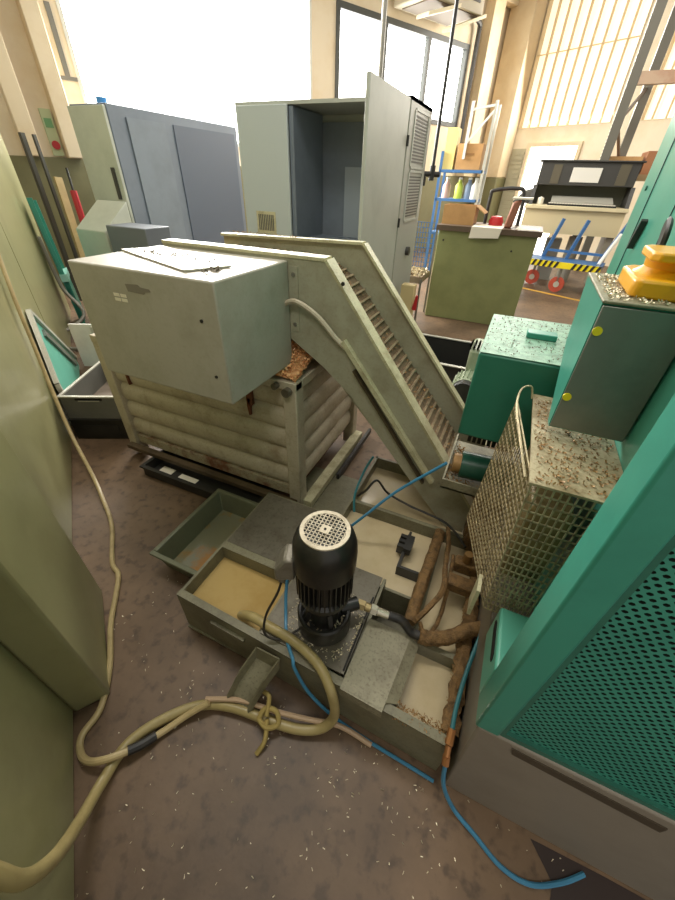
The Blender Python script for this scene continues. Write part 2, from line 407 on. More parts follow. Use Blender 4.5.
# loose plate and scrap on the hood
q = [(-1.50, 1.335), (-1.48, 1.345), (-.90, 1.18), (-1.02, 1.00)]
pl = MB().prism([(-1.515, 1.19), (-1.43, 1.34), (-.935, 1.16), (-1.015, 1.01)], 1.332, 1.338, 'z')
pl.build('loose_plate', mat('bare_plate', 'c9c5b6', .35, .3, '8d8674', .5, 9), label='loose flat steel plate lying on top of the discharge hood', cat='plate')
chips([(U(-1.42, -1.0), U(1.12, 1.22), 1.3385) for _ in range(45)], .012).build('metal_chips', mat('dark_chip', '6a6152', .5, .3), kind='stuff', label='dark metal chips strewn over the loose plate on the hood', cat='metal chips')
chips([(U(-.965, -.925), U(1.03, 1.10), 1.3315) for _ in range(10)], .016).build('metal_chips', MATS['dark_chip'], kind='stuff', label='small dark pile of chips on the front corner of the hood top', cat='metal chips')
chips([(U(-1.55, -1.1), YF-.02+U(-.02, .02), 1.338) for _ in range(70)], .006).build('metal_chips', brownchip, kind='stuff', label='brown chips along the far rim of the conveyor', cat='metal chips')
pts = []
for _ in range(420):
    k = random.random(); x = -.9 + .95*k; z = (1.26 if x < -.9 else 1.26 - (x+.9)*.74 if x < -.7 else 1.112 - (x+.70)*1.141)
    pts.append((x, U(YN+.05, YF-.05), z + .012))
chips(pts, .009).build('metal_chips', brownchip, kind='stuff', label='brown metal shavings caught between the slats of the conveyor belt', cat='metal chips')

# ------------------------------------------------------------------ chip cart
CX0, CX1, CY0, CY1, CZ = -2.12, -.775, 1.30, 2.15, .84
t = thing('chip_cart', 'rusty cream chip container with ribbed sides below the discharge hood', 'container', ((CX0+CX1)/2, (CY0+CY1)/2, 0))
for (x, y, a) in ((CX0, CY0, 0), (CX1-.075, CY0, 1), (CX1-.075, CY1-.075, 2), (CX0, CY1-.075, 3)):
    MB().box(x, x+.075, y, y+.075, 0.02, CZ).build('corner_post', cartpaint, t, bevel=.006)
def ribbed(z0, z1, n, dep):
    pr = []
    for i in range(n*8+1):
        z = z0 + (z1-z0)*i/(n*8); ph = (i % 8)/8
        pr.append((-dep*math.sqrt(max(0, 1-(2*ph-1)**2))*.9, z))
    return pr
fr = ribbed(.17, .80, 5, .032)
poly = [(CY0+.05+a, z) for a, z in fr] + [(CY0+.065, .80), (CY0+.065, .17)]
MB().prism(poly, CX0+.07, CX1-.07, 'x').build('front_panel', cartpaint, t)
MB().box(CX0+.07, CX1-.07, CY0+.02, CY0+.05, .11, .172).build('bottom_skirt', mat('rusted_cart_edge', 'a39a80', .6, 0, '6b3a22', .9, 6, .1, .5, lo=.46, hi=.62), t)
poly = [(CX1-.05-a, z) for a, z in fr] + [(CX1-.065, .80), (CX1-.065, .17)]
MB().prism([(x, z) for x, z in poly], CY0+.07, CY1-.07, 'y').build('side_panel', cartpaint, t)
MB().box(CX0+.05, CX0+.065, CY0+.07, CY1-.07, .15, .80).build('side_panel', cartpaint, t)
MB().box(CX0+.07, CX1-.07, CY1-.065, CY1-.05, .15, .80).build('back_panel', cartpaint, t)
r = MB(); r.box(CX0, CX1, CY0-.002, CY0+.06, .80, CZ+.004); r.box(CX0, CX1, CY1-.06, CY1+.002, .80, CZ+.004); r.box(CX0-.002, CX0+.06, CY0+.06, CY1-.06, .80, CZ+.004); r.box(CX1-.06, CX1+.002, CY0+.06, CY1-.06, .80, CZ+.004)
r.build('top_rim', cartpaint, t, bevel=.004)
MB().box(CX0+.06, CX1-.06, CY0+.06, CY1-.06, .13, .15).build('floor_pan', rust, t)
MB().box(CX0+.03, CX1-.02, CY0-.045, CY0-.005, .084, .112).build('skid_rail', mat('dirty_rail', '5b4c38', .5, .2, '33291d', .7, 8), t)
MB().box(CX1-.01, CX1+.05, CY0+.03, CY1, .045, .09).build('skid_rail', convrim, t, label='cream skid rail along the side')
MB().bar((CX1+.075, CY0+.35, .05), (CX1+.075, CY1+.1, .05), .02, .04).build('skid_rail', blackm, t, label='black skid rail')
for (x, z0, z1, w_) in ((-1.93, .57, .74, .018), (-1.94, .69, .79, .032), (-1.05, .66, .82, .05), (-1.06, .60, .70, .022)):
    MB().prism([(x-w_/2, z1), (x+w_/2, z1), (x+w_/3, (z0+z1)/2), (x+w_/5, z0), (x-w_/5, z0), (x-w_/2, (z0+z1)/2)], CY0+.006, CY0+.03).build('rust_streak', rust, t)
r = MB(); r.cyl((CX1-.04, CY0-.03, .80), (CX1-.04, CY0, .80), .022, n=12); r.cyl((CX1-.1, CY0-.03, .82), (CX1-.1, CY0, .82), .016, n=12)
r.build('latch', platem, t)
pts = []
for q_ in range(2600):
    x = U(CX0+.12, CX1-.12) if q_ < 900 else min(CX1-.10, random.gauss(-.90, .10)); y = U(CY0+.09, CY1-.09) if q_ < 900 else max(CY0+.09, min(CY1-.1, random.gauss(1.58, .2)))
    z = .70 + .24*math.exp(-((x+.85)**2/.22 + (y-1.62)**2/.45)) + U(-.02, .02)
    pts.append((x, y, min(z + .012, .93)))
heap = chips(pts, .022, .8, 2.2)
g = []; nx_, ny_ = 24, 16
for j in range(ny_+1):
    for i in range(nx_+1):
        x = CX0+.075 + (CX1-CX0-.15)*i/nx_; y = CY0+.075 + (CY1-CY0-.15)*j/ny_
        g.append((x, y, .69 + .22*math.exp(-((x+.85)**2/.22 + (y-1.62)**2/.45)) + U(-.012, .012)))
heap.add(g, [(j*(nx_+1)+i, j*(nx_+1)+i+1, (j+1)*(nx_+1)+i+1, (j+1)*(nx_+1)+i) for j in range(ny_) for i in range(nx_)])
mound = lambda x, y: .835 + .115*math.exp(-((x+.86)**2/.010 + (y-1.50)**2/.022))
g = []
for j in range(15):
    for i in range(11):
        x = -1.0 + .215*i/10; y = 1.315 + .42*j/14
        g.append((x, y, mound(x, y) + U(-.008, .008)))
heap.add(g, [(j*11+i, j*11+i+1, (j+1)*11+i+1, (j+1)*11+i) for j in range(14) for i in range(10)])
pts = []
for _ in range(700):
    x = min(-.785, random.gauss(-.86, .07)); y = max(1.315, random.gauss(1.46, .11)); pts.append((x, y, mound(x, y) + U(0, .018)))
chips(pts, .016, .8, 2.2, heap)
heap.build('metal_chips', copper, kind='stuff', label='heap of copper coloured curled shavings inside the chip container', cat='metal chips')

# trays on the floor
t = MB().tray(-1.86, -1.0, 1.16, 1.98, .002, .075, .012, .012).build('drip_pan', blackm, label='flat black drip pan pushed under the chip container', cat='tray')
MB().box(-1.80, -1.70, 1.18, 1.27, .0145, .017).build('paper_scrap', paper, label='pale paper scrap at the left end of the black pan under the container', cat='paper')
MB().box(-1.64, -1.5, 1.19, 1.26, .0145, .017).build('paper_scrap', paper, label='longer pale paper scrap right of the other one in the black pan', cat='paper')
t = MB().tray(-1.225, -.895, .66, 1.145, .002, .135, .012, .012, .03)
tt = t.build('drip_tray', trayolive, label='olive plastic tray of brown oily water on the floor beside the coolant tank', cat='tray', bevel=.004)
MB().box(-1.185, -.935, .70, 1.105, .03, .034).build('oily_water', traywater, tt, label='thin murky water with a brown oil patch')

# ------------------------------------------------------------------ coolant tank
t = thing('coolant_tank', 'low grey olive coolant sump tank with open compartments on the floor', 'tank', (-.3, 1.0, 0))
def fy(x): return .462 + (.2 - x) * .035          # slightly skewed front edge
ZT = .25
w = MB()
w.hexa([(-.89, fy(-.89), .02), (.2, fy(.2), .02), (.2, fy(.2)+.012, .02), (-.89, fy(-.89)+.012, .02), (-.89, fy(-.89), ZT), (.2, fy(.2), ZT), (.2, fy(.2)+.012, ZT), (-.89, fy(-.89)+.012, ZT)])
w.hexa([(-.89, fy(-.89), ZT-.004), (.2, fy(.2), ZT-.004), (.2, fy(.2)+.028, ZT-.004), (-.89, fy(-.89)+.028, ZT-.004), (-.89, fy(-.89), ZT+.004), (.2, fy(.2), ZT+.004), (.2, fy(.2)+.028, ZT+.004), (-.89, fy(-.89)+.028, ZT+.004)])
w.build('front_wall', tankm, t)
w = MB(); w.box(-.89, -.878, fy(-.89)+.012, .80, .02, ZT); w.box(-.885, -.875, .80, 1.16, .02, ZT); w.box(-.885, -.47, 1.15, 1.16, .02, ZT)
w.box(-.475, -.463, 1.16, 1.72, .02, ZT); w.box(-.475, .2, 1.70, 1.712, .02, ZT); w.box(.188, .2, .475, 1.70, .02, ZT)
w.build('side_wall', tankm, t)
MB().box(-.885, .195, .49, 1.70, .02, .03).prism([(-.47, 1.16), (.19, 1.16), (.19, 1.7), (-.47, 1.7)], .02, .03, 'z').build('tank_floor', tankm, t)
w = MB(); w.box(-.878, -.50, .765, .80, ZT-.10, ZT+.004); w.box(-.512, -.50, .50, .765, .03, ZT)
w.build('divider', tankm, t, label='flanged divider behind the yellow compartment')
w = MB(); w.box(-.463, .188, 1.295, 1.315, .03, ZT); w.build('divider', tankm, t)
w = MB(); w.box(.025, .188, .725, .745, .03, ZT-.005); w.build('divider', tankm, t)
w = MB(); w.box(-.165, -.153, .49, .93, .03, ZT-.004); w.box(-.50, .0, .92, .932, .03, ZT-.06); w.build('divider', tankm, t)
w = MB(); w.box(.01, .022, .47, 1.295, .03, ZT-.06); w.build('divider', tankm, t)
w = MB(); w.box(-.135, -.123, 1.02, 1.24, .15, .235); w.box(-.123, .01, 1.02, 1.032, .15, .235); w.box(-.135, -.10, 1.11, 1.20, .22, .255)
for k in range(3): w.box(-.165, -.135, 1.12+k*.03, 1.138+k*.03, .20, .25)
w.build('weir_box', blackm, t)
MB().box(-.878, -.512, .50, .765, .17, .178).build('coolant', amber, t, label='yellow brown coolant')
MB().box(-.463, .01, .932, 1.295, .172, .178).build('coolant', milky, t, label='milky beige coolant')
MB().box(-.463, .188, 1.315, 1.70, .172, .178).build('coolant', milky, t, label='milky beige coolant')
MB().box(.022, .188, .475, .725, .172, .178).build('coolant', milky, t, label='milky beige coolant')
MB().box(.022, .188, .745, 1.295, .172, .178).build('coolant', milky, t, label='milky beige coolant')
MB().box(-.875, -.463, .80, 1.15, ZT, ZT+.006).build('deck_plate', platem, t)
MB().box(-.50, -.168, fy(-.3)+.03, .92, ZT+.004, ZT+.012).build('pump_plate', platem, t)
s = MB(); s.box(-.1765, -.170, .52, .70, ZT+.0125, ZT+.0135); s.box(-.1765, -.170, .72, .82, ZT+.0125, ZT+.0135); s.build('slot', darkslot, t)
c_ = MB(); c_.hexa([(-.162, fy(-.16)-.004, ZT+.006), (-.015, fy(-.01)-.004, ZT+.006), (.005, .73, ZT+.006), (-.155, .73, ZT+.006), (-.162, fy(-.16)-.004, ZT+.016), (-.015, fy(-.01)-.004, ZT+.016), (.005, .73, ZT+.016), (-.155, .73, ZT+.016)])
c_.hexa([(-.162, fy(-.16)-.010, ZT-.03), (-.015, fy(-.01)-.010, ZT-.03), (-.015, fy(-.01)-.003, ZT-.03), (-.162, fy(-.16)-.003, ZT-.03), (-.162, fy(-.16)-.010, ZT+.016), (-.015, fy(-.01)-.010, ZT+.016), (-.015, fy(-.01)-.003, ZT+.016), (-.162, fy(-.16)-.003, ZT+.016)])
c_.hexa([(-.015, fy(-.01)+.02, ZT+.004), (.025, fy(0)+.04, ZT-.012), (.04, .72, ZT-.012), (.005, .73, ZT+.006), (-.015, fy(-.01)+.02, ZT+.016), (.025, fy(0)+.04, ZT-.004), (.04, .72, ZT-.004), (.005, .73, ZT+.016)])
c_.build('cover_plate', coverm, t)
s = MB(); s.hexa([(-.72, fy(-.7)-.012, .19), (-.56, fy(-.56)-.012, .19), (-.56, fy(-.56), .19), (-.72, fy(-.7), .19), (-.72, fy(-.7)-.012, .205), (-.56, fy(-.56)-.012, .205), (-.56, fy(-.56), .205), (-.72, fy(-.7), .205)])
s.build('handle_bracket', tankm, t)
# U-shaped drain spout hung on the front wall
def plate3(a, b, c, d, th):
    n = (b-a).cross(d-a).normalized()*th
    return [a, b, c, d, a+n, b+n, c+n, d+n]
A = [V((-.49, .468, .235)), V((-.395, .468, .235))]; B = [V((-.545, .335, .075)), V((-.455, .335, .075))]
M_ = [V((-.522, .40, .165)), V((-.428, .40, .165))]
dn = V((0, -.012, -.055))
s = MB()
for i in (0, 1):
    s.hexa(plate3(A[i], A[i]+dn, M_[i]+dn, M_[i], .006)); s.hexa(plate3(M_[i], M_[i]+dn, B[i]+dn, B[i], .006))
s.hexa(plate3(A[0], A[1], A[1]+dn, A[0]+dn, .005))
sp_ = s.build('drain_spout', tankm, t)
s = MB(); s.hexa(plate3(A[0]+dn, A[1]+dn, M_[1]+dn, M_[0]+dn, .004)); s.hexa(plate3(M_[0]+dn, M_[1]+dn, B[1]+dn, B[0]+dn, .004))
s.build('spout_floor', coverm, sp_)
st = MB(); vs_ = []; nn = 60
for i in range(nn+1):
    y = .50 + .82*i/nn
    for k in range(6):
        a_ = PI*k/5; vs_.append((.190 + .026*math.cos(a_)*U(.7, 1.2), y, ZT + .002 + .016*math.sin(a_)*U(.3, 1.3)))
st.add(vs_, [(i*6+k, i*6+k+1, (i+1)*6+k+1, (i+1)*6+k) for i in range(nn) for k in range(5)])
st.build('chip_crust', crust, t, label='brown crust of chips on the right rim')
pts = [(U(.165, .215) if random.random() < .5 else U(.03, .2), U(.475, .52) if random.random() < .6 else U(.48, 1.3), .256) for _ in range(10)]
pts = [(U(.02, .19), fy(.1)+U(.0, .05), ZT+.004 - U(0, .02)) for _ in range(420)] + [(.194+U(-.03, .012), U(.5, 1.3), ZT+.002) for _ in range(800)]
chips(pts, .0045).build('metal_chips', brownchip, kind='stuff', label='bright shavings piled along the right rim of the coolant tank', cat='metal chips')
pts = []
for _ in range(330):
    a = U(0, 2*PI); r_ = U(.102, .15); pts.append((max(-.49, min(-.18, -.297+r_*math.cos(a))), max(.515, .655+r_*math.sin(a)), ZT+.0125))
chips(pts, .0042).build('metal_chips', brass, kind='stuff', label='fine bright shavings around the foot of the black pump', cat='metal chips')

# ------------------------------------------------------------------ coolant pump
PX, PY = -.308, .648
t = thing('coolant_pump', 'black vertical motor pump with a round fan grille standing on the tank', 'pump', (PX, PY, ZT+.012))
MB().lathe((PX, PY, 0), [(.001, .262), (.094, .262), (.097, .27), (.097, .345), (.092, .352), (.084, .352), (.081, .30), (.001, .30)], 40).build('base_ring', black, t)
pl = MB().cyl((PX, PY, .30), (PX, PY, .47), .052, n=24)
for k in range(4):
    a = PI/4 + k*PI/2; pl.bar((PX+.05*math.cos(a), PY+.05*math.sin(a), .39), (PX+.082*math.cos(a), PY+.082*math.sin(a), .31), .016)
pl.build('pump_neck', blackm, t)
chips([(PX+U(-.07, .07), PY+U(-.07, .07), .302) for _ in range(120)], .008).build('trapped_chips', brass, t)
MB().lathe((PX, PY, 0), [(.001, .445), (.080, .445), (.088, .455), (.088, .475), (.074, .485), (.001, .485)], 36).build('motor_flange', black, t)
f = MB().cyl((PX, PY, .48), (PX, PY, .665), .076, n=32)
for k in range(34):
    a = 2*PI*k/34
    f.bar((PX+.085*math.cos(a), PY+.085*math.sin(a), .485), (PX+.085*math.cos(a), PY+.085*math.sin(a), .66), .004, .02, (math.cos(a), math.sin(a), 0))
f.build('finned_body', black, t)
MB().lathe((PX, PY, 0), [(.096, .615), (.1, .62), (.101, .69), (.098, .722), (.090, .748), (.076, .768), (.073, .770), (.073, .762), (.001, .758)], 40).build('fan_cowl', black, t)
g = MB(); R1 = .062
g.lathe((PX, PY, 0), [(.063, .771), (.075, .771), (.075, .776), (.063, .776), (.063, .771)], 40)
for k in range(-5, 6):
    q = k*.0118; hl = math.sqrt(max(0, .0645**2 - q*q))
    g.box(PX+q-.0015, PX+q+.0015, PY-hl, PY+hl, .7725, .775); g.box(PX-hl, PX+hl, PY+q-.0015, PY+q+.0015, .7725, .775)
g.box(PX-.015, PX+.015, PY-.015, PY+.015, .772, .7765)
g.M = rotz(0, 0, 0)
g.build('fan_grille', grillem, t, label='round pale fan grille')
MB().cyl((PX, PY, .776), (PX, PY, .7785), .004, n=10).build('shaft_dimple', darkslot, t)
TB = rotz(PX-.118, PY-.05, 23)
b_ = MB(TB); b_.prism([(-.03, .565), (.035, .565), (.035, .665), (.005, .665), (-.03, .61)], -.036, .036); tb = b_.build('terminal_box', alu, t, bevel=.008, label='grey terminal box')
MB(TB).cyl((-.012, -.01, .565), (-.012, -.01, .535), .014, n=12).build('cable_gland', alu, tb)
GX = TB @ V((-.012, -.01, .535))
MB().tube([GX, GX+V((-.01, -.02, -.06)), GX+V((-.04, -.06, -.16)), GX+V((-.035, -.085, -.235)), GX+V((.01, -.07, -.262)), GX+V((.055, -.02, -.255)), GX+V((.09, .02, -.2)), GX+V((.07, .04, -.15))], .0045, 8).build('power_cable', rubber, t)
MB().cyl((PX+.05, PY+.03, .345), (PX+.10, PY+.075, .345), .024, n=14).build('outlet_elbow', black, t)
f = MB(); a = V((PX+.10, PY+.075, .34)); d = V((.9, .12, -.14)).normalized()
f.cyl(a, a+d*.028, .02, n=6); f.cyl(a+d*.03, a+d*.05, .016, n=12)
f.build('hose_fitting', mat('tarnished_brass', 'a8946a', .35, .6), t, label='brass hex fitting')
f = MB(); f.cyl(a+d*.052, a+d*.075, .02, n=6); f.cyl(a+d*.077, a+d*.125, .016, .014, n=12); f.build('hose_fitting', chrome, t, label='bright hex fittings')
e = a + d*.12
h_ = MB().tube([e, e+d*.05, (.0, .735, .285), (.04, .738, .28)], .0165, 12); h_.build('outlet_hose', rubber, t)

MB().tube([(.03, .737, .28), (.07, .745, .278), (.13, .775, .285), (.2, .83, .30), (.30, .87, .315)], .026, 12, 8, .10).build('delivery_hose', crust, label='thick hose crusted with brown chips running from the pump into the machine', cat='hose')
MB().tube([(.0, 1.27, .265), (-.005, 1.12, .272), (-.012, .95, .272), (-.015, .78, .262)], .024, 12, 8, .10).build('chip_coated_pipe', crust, label='chip coated pipe lying across the milky coolant compartments', cat='pipe')
MB().tube([(.0, .79, .26), (.03, .83, .30), (.07, .93, .32), (.06, 1.06, .29), (.05, 1.2, .27), (.03, 1.31, .27)], .011, 8, 6, .12).build('chip_coated_cable', crust, label='thin curved cable crusted with chips beside the chip coated pipe', cat='cable')
MB().tube([(.02, .80, .262), (.055, .77, .24), (.085, .85, .24), (.09, 1.0, .26), (.08, 1.15, .28)], .008, 8, 6, .12).build('chip_coated_cable', crust, label='second thinner loop of chip coated cable nearer the machine', cat='cable')
vb = thing('valve_block', 'small chip covered valve block above the tank next to the wire guard', 'valve', (.13, 1.03, .27))
MB().box(.08, .185, .985, 1.045, .25, .30).build('block', crust, vb, bevel=.006)
MB().box(.09, .185, 1.09, 1.14, .25, .31).build('block', crust, vb, bevel=.006)
MB().cyl((.135, 1.115, .31), (.135, 1.115, .36), .018, n=12).build('valve_stem', brownchip, vb)
MB().tube([(-.445, 1.33, .262), (-.40, 1.32, .33), (-.36, 1.36, .38), (-.30, 1.38, .30), (-.17, 1.37, .27), (-.1, 1.36, .27), (.0, 1.33, .28), (.06, 1.28, .29), (.12, 1.2, .30)], .006, 8).build('black_cable', rubber, label='black cable crossing the rear coolant compartment', cat='cable')
MB().tube([(-.42, 1.22, .258), (-.44, 1.27, .33), (-.43, 1.36, .42), (-.40, 1.385, .50)], .006, 8).build('grey_cable', hosedteal, label='dark teal cable climbing from the tank edge to the conveyor', cat='cable')
MB().tube([(-.40, 1.12, .258), (-.33, 1.14, .36), (-.22, 1.20, .50), (-.05, 1.24, .69)], .0065, 8).build('air_line', hoseblue, label='light blue air line stretched from behind the pump to the roller bracket', cat='hose')
MB().tube([(-.475, .70, .45), (-.47, .655, .36), (-.445, .60, .275), (-.40, .53, .268), (-.345, .478, .268), (-.33, .463, .24), (-.27, .455, .12), (-.16, .455, .02), (-.03, .445, .012), (.08, .44, .012), (.2, .435, .012)], .0062, 8).build('air_line', hoseblue, label='blue air line from the pump over the tank edge and along its front', cat='hose')
ht = MB().tube([(.25, .90, .33), (.225, .80, .325), (.20, .66, .315), (.19, .56, .30), (.19, .50, .29)], .007, 8).build('air_hose', hosedteal, label='dark teal hose running from the machine to the brass coupling at the tank corner', cat='hose')
cp = MB(); cp.cyl((.19, .50, .292), (.19, .462, .275), .012, n=8); cp.cyl((.19, .462, .275), (.192, .44, .255), .009, n=10); cp.cyl((.192, .44, .255), (.195, .425, .235), .011, n=8)
cp.build('hose_coupling', mat('copper_coupling', 'b07a4c', .35, .6), label='brass hose coupling at the tank corner', cat='coupling')
MB().tube([(.195, .426, .235), (.215, .405, .13), (.27, .39, .03), (.34, .365, .010), (.42, .33, .010), (.50, .33, .010), (.58, .37, .010), (.64, .415, .012)], .0068, 8).build('air_hose', hoseblue, label='blue hose curling from the brass coupling over the floor before the grey base', cat='hose')

MB().prism([(.50, .43), (.56, .36), (.545, .28), (.60, .20), (.62, .05), (.95, .05), (1.1, .25), (1.1, .437), (.7, .437)], .0004, .0012, 'z').build('floor_stain', mat('dark_oil_stain', '3a2f2c', .3), label='dark oily stain on the floor along the grey machine base', cat='stain')

# hoses on the left
MB().tube([(-.66, -.20, .56), (-.62, -.195, .49), (-.605, -.19, .39), (-.635, -.155, .27), (-.705, -.10, .13), (-.765, -.02, .04), (-.78, .09, .024), (-.72, .2, .022), (-.63, .285, .022), (-.52, .325, .03), (-.39, .345, .03), (-.28, .365, .03), (-.20, .40, .04), (-.165, .435, .10), (-.185, .455, .22), (-.255, .496, .277), (-.365, .528, .277), (-.48, .538, .274), (-.56, .546, .264), (-.63, .56, .20)], .0175, 14, 8).build('water_hose', hoseclear, label='thick olive beige hose looping from the floor up over the tank front wall', cat='hose')
thin = [LM @ V((3.22, -.03, 1.35)), LM @ V((3.15, -.03, 1.19)), LM @ V((3.0, -.03, .92)), LM @ V((2.92, -.03, .66)), LM @ V((2.8, -.035, .42)), LM @ V((2.6, -.06, .18)), (-2.1, .98, .05), (-1.9, .88, .014), (-1.68, .76, .012), (-1.47, .59, .012), (-1.38, .55, .012)]
thin = [tuple(p) for p in thin] + [(-1.30, .47, .012), (-1.20, .36, .012), (-1.06, .24, .012), (-.965, .125, .012), (-.95, .04, .012), (-.91, .005, .014), (-.85, .0, .04), (-.79, .03, .058), (-.735, .10, .035), (-.70, .165, .02), (-.655, .235, .03), (-.60, .295, .058)]
MB().tube(thin, .0115, 10, 8).build('cable_hose', hosebeige, label='thin beige hose hanging down the olive enclosure and curving over the floor', cat='hose')
MB().tube([(-.755, .072, .046), (-.735, .10, .035), (-.712, .145, .023)], .0155, 10, 4).build('tape_wrap', rubber, label='dark tape wrapped around the thin beige hose splice', cat='tape')
MB().tube([(-.62, .30, .052), (-.50, .35, .055), (-.38, .37, .058), (-.25, .40, .06), (-.14, .438, .03), (-.02, .436, .02)], .009, 8).build('cable_hose', mat('pink_beige_cord', 'b59a7c', .5), label='pinkish beige cord running on below the spout beside the thick hose', cat='cord')
k_ = MB(); k_.tube([(-.41, .33, .052), (-.40, .36, .075), (-.36, .37, .075), (-.34, .345, .05), (-.37, .32, .05), (-.41, .33, .052)], .009, 8)
k_.tube([(-.385, .345, .07), (-.40, .39, .10), (-.43, .40, .09)], .008, 6); k_.tube([(-.38, .34, .06), (-.36, .29, .03), (-.37, .25, .008)], .008, 6)
k_.build('rag_tie', mat('ochre_rag', 'a08c50', .8, 0, '7c6a38', .6, 20), label='knotted ochre rag tying the hoses below the tank', cat='rag')
pts = [(U(-.9, .6), U(-.5, .44), .0015) for _ in range(260)] + [(U(-1.2, -.9), U(.25, 1.0), .0015) for _ in range(50)] + [(U(-.5, .25), U(.25, .44), .0015) for _ in range(80)]
chips(pts, .0035, .1, .6).build('metal_chips', brass, kind='stuff', label='tiny bright shavings scattered over the dark floor', cat='metal chips')

# ------------------------------------------------------------------ machine on the right
t = thing('machine_tool', 'turquoise machine tool with a perforated door and grey base at the right edge', 'machine', (.9, 1.2, 0))
BX = .212
MB().hexa([(BX+.02, .445, 0), (1.7, .445, 0), (1.7, 1.9, 0), (BX+.02, 1.9, 0), (BX, .44, .525), (1.7, .44, .525), (1.7, 1.9, .525), (BX, 1.9, .525)]).build('base', basegrey, t, bevel=.006)
s = MB(); s.hexa([(.305, .437, .478), (.62, .437, .458), (.62, .4405, .458), (.305, .4405, .478), (.298, .437, .508), (.62, .437, .49), (.62, .4405, .49), (.298, .4405, .508)]); s.build('vent_slot', mat('bronze_slot', '4d4335', .5, .2, '3a3126', .5, 10), t)
c_ = MB(); c_.box(.205, .262, .44, .515, .526, 2.4)
c_.build('corner_column', teal, t, bevel=.006, seg=3)
MB().prism([(.205, .526), (.205, .67), (.21, .675), (.34, .675), (.34, .526)], .515, .69, 'y').build('lower_cover', teal_lt, t, bevel=.006)  # lighter teal stands for window light grazing this side
MB().prism([(.555, .628), (.565, .620), (.655, .620), (.668, .630), (.668, .642), (.655, .652), (.565, .652), (.555, .644)], .2035, .2049, 'x').build('grab_slot', darkslot, t)
MB().box(.33, 1.7, .516, 1.93, .526, 2.4).build('body_panel', mat('machine_green', '4a9a85', .28, 0, '37806d', .5, 4, .02), t, bevel=.008)
# perforated door: a real sheet with staggered holes
gx0, gx1, gz0, gz1 = .270, 1.12, .545, 2.2
def perforated(x0, x1, z0, z1, pw, ph, y):
    mb = MB(); nz = int((z1-z0)/ph); nx = int((x1-x0)/pw)
    vs = []; fs = []
    hx, hz = .33, .30
    for j in range(nz):
        off = (j % 2)*pw/2
        for i in range(nx):
            cx = x0 + (i+.5)*pw + off; cz = z0 + (j+.5)*ph
            if cz > .60 + (1.9-.6)*((cx-x0)/.45 + .8): continue
            n = len(vs)
            vs += [(cx-pw/2, y, cz-ph/2), (cx+pw/2, y, cz-ph/2), (cx+pw/2, y, cz+ph/2), (cx-pw/2, y, cz+ph/2),
                   (cx-pw*.30, y, cz), (cx-pw*.14, y, cz-ph*.32), (cx+pw*.14, y, cz-ph*.32), (cx+pw*.30, y, cz), (cx+pw*.14, y, cz+ph*.32), (cx-pw*.14, y, cz+ph*.32)]
            fs += [(n, n+1, n+6, n+5), (n+1, n+7, n+6), (n+1, n+2, n+8, n+7), (n+2, n+3, n+9, n+8), (n+3, n, n+4, n+9), (n, n+5, n+4)]
    return mb.add(vs, fs)
g = perforated(gx0, 1.1, gz0, 1.75, .0165, .0105, .456)
g.build('perforated_door', teal, t, label='perforated dark teal door sheet')
d = MB(); d.box(.262, 1.7, .462, .515, .527, 2.4); d.build('door_backing', mat('black_teal_backing', '0d2620', .6), t)
d = MB(); d.box(.262, 1.7, .446, .462, .526, .545); d.box(.262, .272, .446, .462, .545, 2.4); d.build('door_frame', teal_dk, t)
s = MB()
s.box(.3275, .3298, 1.40, 1.404, 1.46, 2.4); s.box(.3275, .3298, 1.74, 1.746, 1.2, 2.4); s.box(.3275, .3298, 1.12, 1.40, 1.752, 1.757)
s.build('door_seam', mat('seam_shadow_gap', '123f38', .6), t)
MB().bar((.322, 1.66, 1.44), (.322, 1.62, 1.52), .02, .012).build('panel_handle', blackm, t)
MB().cyl((.322, 1.48, 1.70), (.330, 1.48, 1.70), .012, n=10).build('lock', blackm, t)
MB().cyl((.322, 1.36, 1.68), (.330, 1.36, 1.68), .012, n=10).build('lock', blackm, t)
s = MB()
for (y, z) in ((1.85, 1.3), (1.84, 1.6), (.62, 1.1)): s.cyl((.325, y, z), (.331, y, z), .007, n=8)
s.build('bolt', teal_dk, t)

# teal motor cover
t = thing('motor_cover', 'green sheet metal motor cover with a chip dusted top beside the conveyor foot', 'cover', (.09, 1.4, .86))
MB().box(-.04, .325, 1.20, 1.66, .86, 1.17).build('housing', mat('bottle_green_paint', '2c7560', .36, 0, '215c4b', .5, 5, .02), t, bevel=.008)
MB().box(-.038, .325, 1.202, 1.658, 1.1705, 1.1725).build('top_face', mat('chip_dusted_green', '8ab39a', .45, 0, '4e6b58', .8, 22, .1, .7), t)
MB().box(.09, .185, 1.41, 1.46, 1.173, 1.192).build('lug_plate', teal, t, bevel=.003)
chips([(U(-.03, .3), U(1.21, 1.64), 1.1745) for _ in range(420)], .0042).build('metal_chips', MATS['dark_chip'], kind='stuff', label='dark specks of swarf on the green motor cover top', cat='metal chips')

